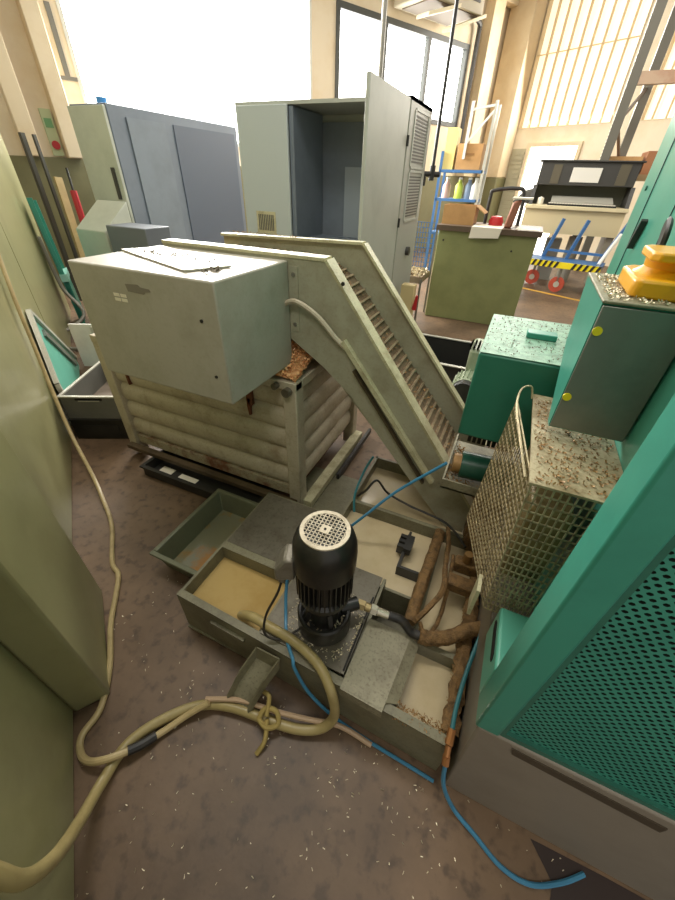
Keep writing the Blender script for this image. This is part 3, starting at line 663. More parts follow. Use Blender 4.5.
# steel junction box with yellow dots
t = thing('junction_box', 'dark steel box with two yellow dots mounted on the turquoise machine', 'box', (.24, 1.05, 1.13))
MB().prism([(.90, 1.13), (.93, 1.13), (1.13, 1.27), (1.2, 1.418), (.90, 1.418)], .17, .325, 'x').build('housing', teal, t)
MB().box(.172, .325, .893, .90, 1.134, 1.414).build('front_plate', steel, t, bevel=.002)
MB().box(.168, .325, .89, 1.2, 1.418, 1.424).build('lid', coverm, t, bevel=.002)
for (x, z) in ((.181, 1.365), (.180, 1.215)):
    MB().cyl((x, .890, z), (x, .894, z), .009, n=14).build('marker_dot', yellowdot, t)
chips([(U(.18, .32), U(.9, 1.18), 1.425) for _ in range(420)], .0055).build('metal_chips', brass, kind='stuff', label='pale shavings covering the lid of the steel box', cat='metal chips')
t = thing('rotary_base', 'yellow cast flange standing on the lid of the steel box', 'flange', (.28, 1.03, 1.424))
MB().prism([(.215, .955), (.225, .94), (.329, .93), (.329, 1.12), (.24, 1.14), (.218, 1.11)], 1.424, 1.458, 'z').build('foot', yellow, t, bevel=.006)
MB().lathe((.30, 1.04, 0), [(.001, 1.458), (.075, 1.458), (.066, 1.464), (.060, 1.47), (.062, 1.485), (.001, 1.485)], 28).build('neck', yellow, t)
MB().prism([(.232, .985), (.245, .965), (.329, .96), (.329, 1.11), (.25, 1.115), (.236, 1.09)], 1.485, 1.502, 'z').build('top_flange', yellow, t, bevel=.004)
s = MB(); s.cyl((.285, 1.20, 1.424), (.288, 1.215, 1.485), .009, n=10); s.build('stem', yellow, t)
s = MB(); s.lathe((.293, 1.22, 1.515), [(.001, -.005), (.030, -.006), (.036, 0), (.030, .006), (.001, .005)], 18, (.97, -.10, .12)); s.build('knob', blackm, t)

# wire guard with sheet top
GX0, GX1, GY0, GY1, GZ0, GZ1 = .148, .284, .70, 1.13, .63, 1.095
t = thing('wire_guard', 'wire mesh guard box with a chip strewn sheet top on the machine side', 'guard', (.22, .9, GZ0))
MB().box(GX0-.006, .329, GY0-.008, GY1, GZ1, GZ1+.006).build('top_sheet', mat('chip_dusted_sheet', 'b5a888', .45, .1, '75603e', .95, 9, .1, .6), t)
def gridwire(p00, p10, p01, p11, nu, nv, r_):
    mb = MB(); p00, p10, p01, p11 = map(V, (p00, p10, p01, p11))
    L2 = lambda a, b, t_: a + (b-a)*t_
    for i in range(nu+1):
        u_ = i/nu; mb.bar(L2(p00, p10, u_), L2(p01, p11, u_), r_)
    for j in range(nv+1):
        v_ = j/nv; mb.bar(L2(p00, p01, v_), L2(p10, p11, v_), r_)
    return mb
gridwire((GX0, GY0, GZ1), (GX1, GY0, GZ1), (GX0+.022, GY0, GZ0), (GX1-.012, GY0, GZ0), 9, 18, .0034).build('front_mesh', wirem, t)
gridwire((GX0, GY0, GZ1), (GX0-.045, GY1-.03, GZ1-.01), (GX0+.022, GY0, GZ0), (GX0-.07, GY1-.03, GZ0-.06), 20, 20, .0032).build('side_mesh', wirem, t)
gridwire((GX0+.022, GY0, GZ0), (GX1-.012, GY0, GZ0), (GX0-.04, GY1-.05, GZ0-.04), (GX1, GY1-.05, GZ0-.02), 9, 20, .003).build('bottom_mesh', wirem, t)
MB().tube([(GX0-.012, GY0+.02, GZ1-.004), (GX0-.035, GY0+.16, GZ1+.015), (GX0-.05, GY0+.30, GZ1+.02), (GX0-.045, GY1-.05, GZ1+.035), (GX0-.02, GY1-.02, GZ1+.035), (GX0-.008, GY1-.03, GZ1+.004)], .003, 6).build('mesh_edge_wire', wirem, t)
MB().box(GX0-.012, GX0-.002, GY0+.0, GY0+.06, GZ0-.06, GZ0+.06).build('side_strip', convrim, t)
MB().box(GX0+.03, GX1-.01, GY0+.05, GY1-.05, GZ0+.10, GZ1-.10).build('inner_block', mat('oily_inner_block', '8f7d52', .45, .1, '40331e', .85, 11, .3), t, bevel=.01)
chips([(U(GX0, .32), U(GY0, GY1-.02), GZ1+.007) for _ in range(520)], .005).build('metal_chips', brownchip, kind='stuff', label='brown curled shavings on the sheet top of the wire guard', cat='metal chips')

# roller with bracket
t = thing('belt_roller', 'dark green belt roller in an open bracket below the motor cover', 'roller', (.06, 1.3, .6))
b_ = MB(); b_.box(-.05, .20, 1.19, 1.55, .60, .608); b_.box(-.05, .20, 1.19, 1.197, .60, .645); b_.box(-.05, -.043, 1.197, 1.55, .60, .645)
b_.build('bracket_tray', coverm, t)
MB().cyl((.0, 1.28, .675), (.20, 1.30, .675), .055, n=28).build('roller', mat('dark_green_roller', '1f5140', .35, 0, '2f5a48', .5, 20), t)
MB().cyl((-.03, 1.277, .675), (.0, 1.28, .675), .04, n=18).build('bearing', brownchip, t)
b_ = MB()
for k in range(9): b_.box(.0+k*.02, .014+k*.02, 1.42, 1.54, .70, .76)
b_.build('toothed_belt', rubber, t)
chips([(U(-.04, .0), U(1.2, 1.5), .612) for _ in range(120)] + [(U(0, .19), 1.2+U(0, .06), .612) for _ in range(60)], .008).build('metal_chips', brownchip, kind='stuff', label='brown swarf in the roller bracket tray', cat='metal chips')
t = thing('chute_skirt', 'brown chip caked chute between conveyor foot and wire guard', 'chute', (.14, 1.5, .1))
MB().hexa([(.105, 1.30, .20), (.20, 1.22, .20), (.21, 1.68, .20), (.105, 1.68, .20), (.105, 1.32, .58), (.21, 1.25, .58), (.21, 1.68, .58), (.105, 1.68, .58)]).build('chute_body', crust, t)
MB().tube([(.115, 1.24, .30), (.12, 1.2, .38), (.13, 1.22, .46), (.16, 1.2, .52)], .014, 8, 6, .2).build('chute_hose', crust, t)

# geared motor behind the conveyor
t = thing('gear_motor', 'pale green geared motor with a dark fan end behind the conveyor', 'motor', (-.06, 2.3, .5))
b_ = MB(); b_.box(-.13, .03, 2.26, 2.5, .62, .80); gb = b_.build('gearbox', motorgreen, t, bevel=.02)
f = MB().cyl((-.10, 2.12, .60), (-.10, 2.26, .60), .068, n=24)
for k in range(20):
    a = 2*PI*k/20; f.bar((-.10+.072*math.cos(a), 2.14, .60+.072*math.sin(a)), (-.10+.072*math.cos(a), 2.26, .60+.072*math.sin(a)), .004, .014, (math.cos(a), 0, math.sin(a)))
f.build('motor_body', motorgreen, t)
f = MB().lathe((-.10, 2.12, .60), [(.001, 0), (.058, 0), (.070, .012), (.072, .05)], 26, (0, -1, 0)); f.lathe((-.10, 2.07, .60), [(.072, 0), (.068, .012), (.001, .014)], 26, (0, -1, 0))
f.build('fan_cover', blackm, t)
s = MB()
for k in range(8): s.box(-.10+.022*(k % 4)-.036, -.10+.022*(k % 4)-.026, 2.262, 2.4, .80, .815)
s.build('cooling_fins', coverm, t)
MB().box(-.12, .02, 2.25, 2.5, .0, .62).build('pedestal', tankm, t)
t = MB().tray(-.70, -.10, 2.96, 3.6, .0, .38, .02, .012)
t.build('waste_bin', mat('bin_black', '2b2a27', .45), label='black bin with a pale rim in front of the moss green cabinet', cat='bin')
r = MB()
for (a0, a1, b0, b1) in ((-.715, -.085, 2.945, 2.975), (-.715, -.085, 3.585, 3.615), (-.715, -.685, 2.975, 3.585), (-.115, -.085, 2.975, 3.585)): r.box(a0, a1, b0, b1, .386, .394)
r.build('rim', silver, bpy.data.objects['waste_bin'], label='pale rim')

# ------------------------------------------------------------------ crates and leaning parts on the left
CR = rotz(-2.615, 1.245, 26.5)
t = thing('storage_crate', 'grey plastic crate on the floor, lower of the two stacked by the chip container', 'crate', (-2.5, 1.6, 0))
MB(CR).tray(0, .40, 0, .60, .0, .165, .012, .008).build('body', blackm, t)
MB(CR).box(.08, .32, -.006, 0, .04, .12).build('end_panel', blackm, t)
t = thing('storage_crate', 'open grey plastic crate, topmost of the stack by the chip container', 'crate', (-2.5, 1.6, .172))
MB(CR).tray(0, .40, 0, .60, .176, .345, .012).build('body', crateg, t)
MB(CR).box(.013, .387, .013, .587, .188, .19).build('inner_floor', cratein, t)
r = MB(CR)
for (a0, a1, b0, b1) in ((-.01, .41, -.01, .012), (-.01, .41, .588, .61), (-.01, .012, .012, .588), (.388, .41, .012, .588)): r.box(a0, a1, b0, b1, .345, .354)
r.build('rim', silver, t, label='pale worn rim')
h_ = MB(CR); h_.box(.12, .26, -.008, .0, .315, .322); h_.build('handle', silver, t)
MB(CR).box(.10, .28, -.004, 0, .322, .337).build('handle_slot', darkslot, t)
t = thing('leaning_panel', 'turquoise panel with a silver frame leaning on the olive enclosure', 'panel', LM @ V((3.1, -.1, 0)))
PNL = frame(LM @ V((2.95, -.075, .0)), W_, V((0, 0, 1)) + (-NN) * .07)
MB(PNL).prism([(0, .40), (0, .02), (1.3, .02), (1.3, .10), (.36, .80)], -.008, .0, 'z').build('sheet', teal_lt, t)
f = MB(PNL)
for a, b in (((0, .40), (.36, .80)), ((.36, .80), (1.3, .10)), ((0, .40), (0, .02))): f.bar((a[0], a[1], .004), (b[0], b[1], .004), .03, .03)
f.build('frame', silver, t)
MB(PNL).bar((.45, .62, .008), (1.1, .12, .008), .05, .02).build('cross_rail', steel, t)
t = thing('vent_panel', 'white ribbed plastic panel standing behind the open grey crate', 'panel', (-3.5, 2.2, 0))
VP_ = rotz(-3.72, 2.12, 26)
b_ = MB(VP_); b_.box(0, .5, 0, .03, 0, .42); b_.build('sheet', white, t)
b_ = MB(VP_)
for k in range(7): b_.box(.20+k*.04, .222+k*.04, -.012, 0, .05, .40)
b_.build('rib', silver, t)
t = thing('sheet_metal_channel', 'turquoise sheet metal channel leaning upright on the olive enclosure', 'channel', LM @ V((5.7, -.1, 0)))
CH = frame(LM @ V((5.62, -.12, 0)), W_, V((0, 0, 1)) + (-NN)*.04)
MB(CH).box(0, .40, .02, 1.30, 0, .012).build('web', teal_lt, t)
b_ = MB(CH); b_.box(0, .015, .02, 1.34, 0, .05); b_.box(.385, .40, .02, 1.30, 0, .05); b_.build('flange', teal, t)
MB(CH).box(-.01, .42, .52, .60, -.005, .07).build('cross_bracket', mat('pale_teal', '8fc0b0', .4), t)
MB(CH).box(0, .40, .06, .52, .012, .06).build('lower_box', teal, t)
MB().tube([LM @ V((5.5, -.05, 1.0)), LM @ V((5.5, -.08, .5)), LM @ V((5.3, -.2, .2)), (-4.5, 2.25, .04), (-4.1, 2.35, .03)], .02, 10).build('grey_hose', gravel, label='grey hose drooping beside the turquoise channel', cat='hose')
MB().tube([(-4.0, 2.55, .02), (-3.9, 2.5, .2), (-3.75, 2.42, .34), (-3.65, 2.45, .2), (-3.62, 2.5, .02)], .035, 8, 6, .2).build('burlap_bundle', mat('tan_cloth', 'a48f63', .85, 0, '7d6a44', .6, 20), label='tan cloth bundle between the enclosure and the hood', cat='bundle')
MB().bar((-5.88, 3.68, 0), (-5.95, 3.76, 1.93), .05).build('steel_bar', mat('dark_steel_bar', '4d4a40', .4, .3), label='thicker dark steel bar leaning in the left corner', cat='bar')
MB().bar((-5.76, 3.76, 0), (-5.88, 3.86, 1.92), .035).build('steel_bar', MATS['dark_steel_bar'], label='thin dark steel bar leaning right of the thicker bar', cat='bar')
MB().bar((-5.74, 3.84, 0), (-5.84, 3.95, 1.5), .10, .03).build('wood_plank', mat('pale_wood', 'b7a06d', .7, 0, '96804f', .5, 6), label='pale wooden plank leaning beside the steel bars', cat='plank')
t = thing('hand_tool', 'red tool with a yellow tip among the bars in the left corner', 'tool', (-5.6, 3.92, .9))
MB().cyl((-5.62, 3.95, 1.36), (-5.57, 3.91, .98), .04, n=14).build('handle', red, t)
MB().cyl((-5.57, 3.91, .98), (-5.56, 3.9, .90), .05, n=14).build('tip', yellowdot, t)
MB().cyl((-5.65, 3.98, 1.6), (-5.62, 3.95, 1.36), .014, n=8).build('shank', blackm, t)

# ------------------------------------------------------------------ cabinets behind
t = thing('control_desk', 'small grey sloped control desk in front of the left cabinet', 'desk', (-4.6, 3.6, 0))
MB().prism([(3.35, 0), (3.35, 1.02), (3.75, 1.30), (3.75, 0)], -4.95, -4.45, 'x').build('desk_body', cabgrey, t, bevel=.01)
MB().box(-4.45, -4.38, 3.4, 3.7, .6, 1.05).build('side_label', paper, t)
MB().box(-4.35, -3.75, 3.3, 3.65, 0, 1.10).build('drawer_unit', mat('drawer_blue_grey', '676c72', .5), label='blue grey drawer box behind the discharge hood', cat='cabinet', bevel=.01)
t = thing('electrical_cabinet', 'tall pale grey electrical cabinet with a side coloured for shade and haze at the left', 'cabinet', (-5, 5.2, 0))
MB().box(-5.3, -4.7, 4.02, 6.4, 0, 2.2).build('carcass', cabhaze, t, bevel=.01)
d_ = MB().box(-5.29, -4.71, 3.98, 4.018, .05, 2.18).build('door', cabgrey, t, bevel=.006)
MB().box(-4.82, -4.78, 3.955, 3.98, 1.30, 1.62).build('handle', hutch, d_)
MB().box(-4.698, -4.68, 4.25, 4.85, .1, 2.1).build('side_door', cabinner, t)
p_ = MB(); p_.box(-4.698, -4.685, 5.0, 6.3, .1, 2.1); p_.build('side_door', mat('cabinet_shade_dark', '4f5968', .5), t)  # darker blue-grey paints the shaded side, lifted by haze
MB().cyl((-4.95, 4.2, 2.2), (-4.95, 4.2, 2.27), .06, n=12).build('warning_beacon', mat('blue_lens', '3c86c4', .3), label='small blue beacon on top of the left grey cabinet', cat='lamp')
MB().tube([(-5.32, 4.3, 2.2), (-5.48, 4.4, 2.0), (-5.5, 4.5, 1.5), (-5.45, 4.6, 1.2)], .02, 8).build('black_cable', rubber, label='black cable hanging beside the left grey cabinet', cat='cable')
pts_ = thing('socket_panel', 'small socket panel with a red button on the left cream wall', 'socket', BLD @ V((.96, DU, 1.74)))
MB(BLD).box(.90, 1.03, DU-.06, DU, 1.74, 2.25).build('plate', mat('pale_green_plate', 'b9c39a', .5), pts_)
MB(BLD).cyl((.965, DU-.09, 1.86), (.965, DU-.06, 1.86), .05, n=14).build('button', red, pts_)
MB(BLD).box(.92, 1.01, DU-.07, DU-.06, 2.05, 2.15).build('sticker', mat('green_sticker', '6fa070', .5), pts_)
w_ = MB(BLD); w_.box(1.36, 1.42, DU-.02, DU, 2.62, 3.3); w_.box(1.28, 1.52, DU-.02, DU, 2.58, 2.62)
w_.build('wall_bracket', gravel, label='thin metal bracket on the cream wall above the left cabinet', cat='bracket')

XD = -1.25
t = thing('switch_cabinet', 'large open grey switch cabinet with dark interior in the centre', 'cabinet', (-2.2, 4.7, 0))
b_ = MB(); b_.box(-3.16, XD-.02, 5.1, 5.13, 0, 2.2); b_.box(-3.16, XD, 4.32, 5.13, 2.17, 2.2); b_.box(-3.16, -3.13, 4.32, 5.1, 0, 2.17); b_.box(-3.16, XD, 4.32, 5.1, 0, .1)
b_.build('carcass', cabgrey, t)
b_ = MB().box(XD-.03, XD, 4.32, 5.13, 0, 2.2).build('side_wall', mat('vented_wall_grey', 'a5a79c', .45), t)
v = MB()
for (z0, n) in ((1.74, 14), (1.28, 14)):
    for k in range(n): v.box(XD, XD+.004, 4.52, 4.98, z0+k*.026, z0+.013+k*.026)
v.build('louvre', mat('louvre_dark', '55554e', .6), b_)
f = MB()
for (z0, z1) in ((1.71, 2.12), (1.25, 1.66)):
    f.box(XD, XD+.008, 4.47, 4.50, z0, z1); f.box(XD, XD+.008, 5.0, 5.03, z0, z1); f.box(XD, XD+.008, 4.5, 5.0, z0-.02, z0); f.box(XD, XD+.008, 4.5, 5.0, z1, z1+.02)
f.build('louvre_frame', cabgrey, b_)
MB().cyl((XD, 4.75, .93), (XD+.04, 4.75, .93), .045, n=14).build('main_switch', hutch, b_)
d_ = MB().box(-3.13, -2.52, 4.285, 4.32, .05, 2.17).build('door', mat('pale_door_grey', 'b3bcba', .45), t, bevel=.006)
v = MB(); v.box(-2.98, -2.72, 4.277, 4.285, 1.04, 1.26); v.build('vent_cover', convrim, d_)
v = MB()
for k in range(9): v.box(-2.95+k*.024, -2.938+k*.024, 4.273, 4.277, 1.07, 1.23)
v.build('vent_slots', MATS['louvre_dark'], d_)
d_ = MB().box(XD-.032, XD, 3.26, 4.28, .05, 2.18).build('door', cabgrey, t, bevel=.006)
MB().box(XD-.04, XD-.032, 3.32, 4.22, .12, 2.1).build('door_liner', cabgrey, d_)
s = MB()
for z in (.55, 1.2, 1.85): s.cyl((XD+.006, 4.3, z), (XD+.006, 4.3, z+.08), .012, n=8)
s.build('hinge', blackm, t)
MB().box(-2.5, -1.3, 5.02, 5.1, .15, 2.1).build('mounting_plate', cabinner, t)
MB().box(-2.15, -1.72, 4.95, 5.02, .9, 1.7).build('inner_door', mat('inner_panel_grey', '8d979e', .5), t)
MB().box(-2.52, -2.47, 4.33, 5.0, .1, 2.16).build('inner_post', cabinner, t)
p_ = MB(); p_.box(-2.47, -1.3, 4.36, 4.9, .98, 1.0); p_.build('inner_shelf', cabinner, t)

# hanging pipe and ceiling unit
t = thing('air_drop_pipe', 'black vertical air pipe with a valve hanging before the right window', 'pipe', (-1.2, 5.3, 1.6))
MB().cyl((-1.2, 5.3, 1.72), (-1.2, 5.3, 6.0), .018, n=10).build('pipe', blackm, t)
v = MB(); v.cyl((-1.2, 5.3, 1.60), (-1.2, 5.3, 1.74), .032, n=10); v.cyl((-1.29, 5.26, 1.66), (-1.12, 5.34, 1.66), .028, n=10); v.cyl((-1.27, 5.2, 1.55), (-1.27, 5.2, 1.64), .03, n=8)
v.build('valve', blackm, t)
MB().cyl((-2.25, 6.2, 2.2), (-2.25, 6.2, 4.6), .03, n=10).build('conduit_pipe', gravel, label='grey vertical conduit pipe behind the centre cabinet door', cat='pipe')
t = thing('ceiling_unit', 'beige ceiling ventilation unit with arms above the right window', 'ventilation unit', BLD @ V((8.2, DU-.7, 4.3)))
MB(BLD).box(7.35, 8.95, DU-1.0, DU-.1, 4.25, 5.2).build('housing', mat('unit_beige', 'b3a88f', .5), t, bevel=.02)
for (x0, z0, x1, z1) in ((7.25, 3.96, 8.15, 4.22), (8.0, 3.90, 8.95, 4.22)):
    MB(BLD).hexa([(x0, DU-1.15, z0), (x1, DU-1.1, z1), (x1, DU-.8, z1), (x0, DU-.85, z0), (x0, DU-1.15, z0+.05), (x1, DU-1.1, z1+.05), (x1, DU-.8, z1+.05), (x0, DU-.85, z0+.05)]).build('louvre_arm', mat('louvre_cream', 'd8cba4', .5), t)
MB(BLD).box(8.2, 8.8, DU-1.02, DU-1.0, 4.4, 4.9).build('fan_opening', hutch, t)
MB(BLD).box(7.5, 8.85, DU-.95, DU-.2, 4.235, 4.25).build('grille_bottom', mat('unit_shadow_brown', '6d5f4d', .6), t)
MB(BLD).tube([(10.05, DU-.12, 2.2), (10.05, DU-.12, 4.2), (10.0, DU-.15, 4.45), (9.7, DU-.2, 4.5)], .05, 8).build('duct_pipe', hutch, label='dark pipe rising at the edge of the right window', cat='pipe')

# ------------------------------------------------------------------ green cabinet and things on it
t = thing('tool_cabinet', 'moss green steel cabinet with a brown worktop behind the conveyor', 'cabinet', (-.47, 5.9, 0))
MB().box(-1.07, .125, 5.6, 6.3, 0, 1.09).build('carcass', greenbench, t, bevel=.008)
MB().box(-1.10, .16, 5.56, 6.35, 1.09, 1.15).build('worktop', mat('dark_brown_top', '5b4a3a', .5), t)
s = MB(); s.cyl((-.13, 5.592, .92), (-.13, 5.6, .92), .012, n=8); s.cyl((-.99, 5.592, .98), (-.99, 5.6, .98), .012, n=8); s.build('screw', blackm, t)
t = thing('carton', 'open cardboard carton on the left end of the moss green cabinet', 'carton', (-.87, 5.9, 1.15))
MB().tray(-1.08, -.68, 5.75, 6.1, 1.15, 1.36, .008).build('body', cardb, t)
MB().hexa([(-.68, 5.75, 1.355), (-.56, 5.73, 1.28), (-.56, 6.1, 1.28), (-.68, 6.1, 1.355), (-.68, 5.75, 1.365), (-.56, 5.73, 1.29), (-.56, 6.1, 1.29), (-.68, 6.1, 1.365)]).build('flap', cardb, t)
MB().box(-.66, -.30, 5.548, 5.98, 1.151, 1.156).hexa([(-.67, 5.54, 1.03), (-.32, 5.54, 1.05), (-.32, 5.545, 1.05), (-.67, 5.545, 1.03), (-.66, 5.54, 1.156), (-.30, 5.54, 1.156), (-.30, 5.548, 1.156), (-.66, 5.548, 1.156)]).build('paper_sheet', paper, label='white paper sheet hanging over the edge of the moss green cabinet', cat='paper')
MB().box(-.15, .12, 5.62, 5.9, 1.151, 1.156).build('paper_sheet', paper, label='white paper lying flat on the right end of the moss green cabinet', cat='paper')
MB().hexa([(-.3, 5.7, 1.152), (-.21, 5.7, 1.152), (-.21, 5.9, 1.152), (-.3, 5.9, 1.152), (-.26, 5.7, 1.42), (-.17, 5.7, 1.45), (-.17, 5.9, 1.45), (-.26, 5.9, 1.42)]).build('wood_block', mat('red_brown_wood', '8c5a44', .6), label='upright red brown wooden block on the moss green cabinet', cat='block', bevel=.02)
MB().box(-.28, -.05, 5.68, 5.92, 1.452, 1.47).build('lid_plate', paper, label='pale flat lid lying across the red brown block', cat='lid')
MB().lathe((-.42, 5.95, 1.152), [(.001, 0), (.085, 0), (.09, .05), (.07, .10), (.001, .11)], 18).build('tape_reel', red, label='red round reel on the moss green cabinet beside the papers', cat='reel')
t = MB(); t.tube([(-.58, 6.2, 1.15), (-.58, 6.2, 1.45), (-.55, 6.2, 1.52), (-.3, 6.2, 1.55), (-.18, 6.2, 1.5), (-.16, 6.2, 1.15)], .022, 8)
t.build('tube_handle', blackm, label='black bent tube handle at the back of the moss green cabinet', cat='handle')
# wire basket trolley with chips, left of green cabinet
t = thing('wire_basket_trolley', 'blue wire basket trolley holding a box of swarf left of the moss green cabinet', 'trolley', (-1.2, 5.4, 0))
b_ = MB(); b_.M = Matrix.Identity(4)
gridwire((-1.42, 5.75, .55), (-1.12, 5.75, .55), (-1.42, 5.75, 1.15), (-1.12, 5.75, 1.15), 8, 10, .008).build('wire_grid', rackblue, t)
b_.tray(-1.42, -1.12, 5.2, 5.7, .50, .58, .012); b_.build('tray', mat('rust_tray', '8c7a60', .6), t)
b_ = MB()
for (x, y) in ((-1.42, 5.2), (-1.12, 5.2), (-1.42, 5.75), (-1.12, 5.75)): b_.bar((x, y, 0.0), (x, y, .55 if y < 5.5 else 1.15), .025)
b_.build('frame', gravel, t)
chips([(U(-1.4, -1.14), U(5.23, 5.67), .56+U(0, .05)) for _ in range(160)], .03, .6, 1.5).build('metal_chips', brass, kind='stuff', label='pale swarf in the tray of the blue wire trolley', cat='metal chips')
t = thing('oil_can', 'small cream box with a red spout behind the conveyor rim', 'can', (-1.15, 4.75, 0))
MB().box(-1.19, -1.03, 4.5, 4.62, 0, .62).build('body', mat('cream_can', 'c8b583', .5), t, bevel=.01)
MB().cyl((-1.0, 4.5, .36), (-.98, 4.48, .52), .03, .015, n=10).build('spout', red, t)
# ------------------------------------------------------------------ blue shelf by the wall
t = thing('shelf_rack', 'blue steel shelf rack by the corner pillar', 'shelf', (-1.3, 8, 0))
for z in (.85, 1.36, 1.76): MB().box(-1.65, -.95, 7.85, 8.3, z-.04, z).build('shelf_board', rackblue, t)
for (x, y) in ((-1.65, 7.87), (-.95, 7.87), (-1.65, 8.3), (-.95, 8.3)): MB().box(x-.02, x+.02, y-.02, y+.02, 0, 2.6 if x > -1 else 2.0).build('post', silver if x > -1 else rackblue, t)
b_ = MB(); b_.bar((-.95, 7.87, 2.55), (-1.3, 7.87, 2.5), .03); b_.bar((-.95, 7.87, 2.5), (-1.3, 7.87, 2.1), .03); b_.bar((-1.3, 7.87, 1.9), (-1.3, 7.87, 2.6), .04); b_.build('brace', white, t)
t = thing('carton', 'large cardboard carton on the upper board of the blue shelf', 'carton', (-1.25, 8.05, 1.76))
MB().box(-1.42, -1.02, 7.9, 8.25, 1.76, 2.10).build('body', cardb, t, bevel=.005)
MB().box(-1.28, -1.14, 7.895, 7.9, 1.95, 1.98).build('tape', mat('tape_brown', '9a7040', .5), t)
MB().box(-1.63, -1.46, 7.9, 8.2, 1.76, 2.3).build('yellow_board', mat('pale_yellow_board', 'e3cf83', .6), label='pale yellow board standing left of the large carton on the blue shelf', cat='board')
b0 = thing('bottle', 'lime green bottle on the lower board of the blue shelf', 'bottle', (-1.30, 8.0, 1.36), 'bottles on the blue shelf')
MB().lathe((-1.30, 8.0, 1.36), [(.001, 0), (.07, 0), (.07, .18), (.03, .24), (.03, .27), (.001, .27)], 14).build('body', mat('lime_plastic', 'b6c84a', .4), b0)
MB().cyl((-1.30, 8.0, 1.63), (-1.30, 8.0, 1.66), .032, n=10).build('cap', white, b0)
for (dx, dy, m_, lab) in ((.16, .02, mat('blue_plastic', '6c7f96', .4), 'blue grey bottle right of the lime green one on the shelf'), (.27, .0, white, 'white bottle at the right end of the blue shelf'), (-.22, .03, mat('pink_plastic', 'c9a59a', .4), 'pinkish bottle left of the lime green one on the shelf')):
    c_ = dup(b0, (dx, dy, 0), lab)
    me = c_.children[0].data.copy(); me.materials.clear(); me.materials.append(m_); c_.children[0].data = me

# ------------------------------------------------------------------ far right: console bench, trolley, rack
t = thing('console_bench', 'cream bench with a black hooded console and keyboard by the far wall', 'bench', (.6, 8.9, 0))
MB().box(-.22, 1.46, 8.5, 9.3, 1.24, 1.30).build('benchtop', mat('cream_benchtop', 'd9caa2', .5), t, bevel=.008)
MB().box(-.2, 1.44, 8.55, 9.28, .86, 1.24).build('apron', mat('cream_apron', 'cdbd95', .5), t)
for x in (-.15, 1.36):
    MB().box(x-.06, x+.06, 8.6, 9.2, 0, .86).build('leg', mat('bench_leg_grey', '8b8270', .5), t)
hd = MB(); hd.box(-.13, 1.42, 8.78, 9.25, 1.60, 1.94); hd.box(-.17, 1.46, 8.74, 9.28, 1.94, 1.965)
hd = hd.build('hood', hutch, t, bevel=.006)
MB().prism([(8.62, 1.30), (8.78, 1.60), (9.25, 1.60), (9.25, 1.30)], -.17, -.11, 'x').build('hood_side', hutch, t)
MB().prism([(8.62, 1.30), (8.78, 1.60), (9.25, 1.60), (9.25, 1.30)], 1.40, 1.46, 'x').build('hood_side', hutch, t)
MB().box(.40, .86, 8.77, 8.78, 1.65, 1.86).build('display_panel', screen, hd, label='pale rectangular panel')
MB().box(.08, .22, 8.772, 8.78, 1.62, 1.90).build('side_panel', mat('brown_black_panel', '57503f', .5), hd)
MB().box(1.12, 1.28, 8.772, 8.78, 1.62, 1.92).build('side_panel', MATS['brown_black_panel'], hd)
MB().box(-.11, 1.40, 9.2, 9.25, 1.30, 1.60).build('recess_back', mat('recess_olive', '6c6a58', .6), t)
MB().prism([(8.62, 1.305), (8.62, 1.36), (8.95, 1.44), (8.95, 1.305)], .2, 1.2, 'x').build('control_unit', mat('unit_grey', 'a6a294', .5), t)
k_ = MB().box(.15, 1.25, 8.52, 8.61, 1.301, 1.33)
k_.build('keyboard', blackm, t)
k_ = MB()
for k in range(24): k_.box(.165+k*.045, .20+k*.045, 8.525, 8.60, 1.33, 1.342)
k_.build('keys', paper, t)
MB().lathe((.02, 8.75, 1.301), [(.001, 0), (.06, 0), (.055, .1), (.001, .12)], 14).build('white_cup', paper, label='small white cup on the bench left of the keyboard', cat='cup')
MB().hexa([(-.5, 8.9, 1.302), (-.1, 8.8, 1.302), (-.1, 9.2, 1.302), (-.5, 9.2, 1.302), (-.3, 8.95, 1.5), (-.12, 8.85, 1.55), (-.12, 9.1, 1.55), (-.3, 9.15, 1.5)]).build('dark_jacket', mat('dark_cloth', '3f3d35', .9, 0, '2c2a24', .6, 10, .3), label='dark cloth heap at the left end of the console bench', cat='cloth', bevel=.05)
b_ = MB(); b_.box(.35, .62, 8.9, 9.2, 0, .75); b_.build('waste_bin', mat('bin_grey', '8d8a80', .5), label='grey bin standing under the console bench', cat='bin')
b_ = MB(); b_.cyl((.85, 8.95, 0), (.85, 8.95, .8), .12, n=16); b_.build('gas_cylinder', mat('pale_cyl', '9f9a8c', .5), label='pale grey cylinder standing under the console bench', cat='cylinder')
b_.v = []

for o_ in ('console_bench', 'white_cup', 'dark_jacket', 'waste_bin.001', 'gas_cylinder'):
    bpy.data.objects[o_].location += V((.03, .45, 0))

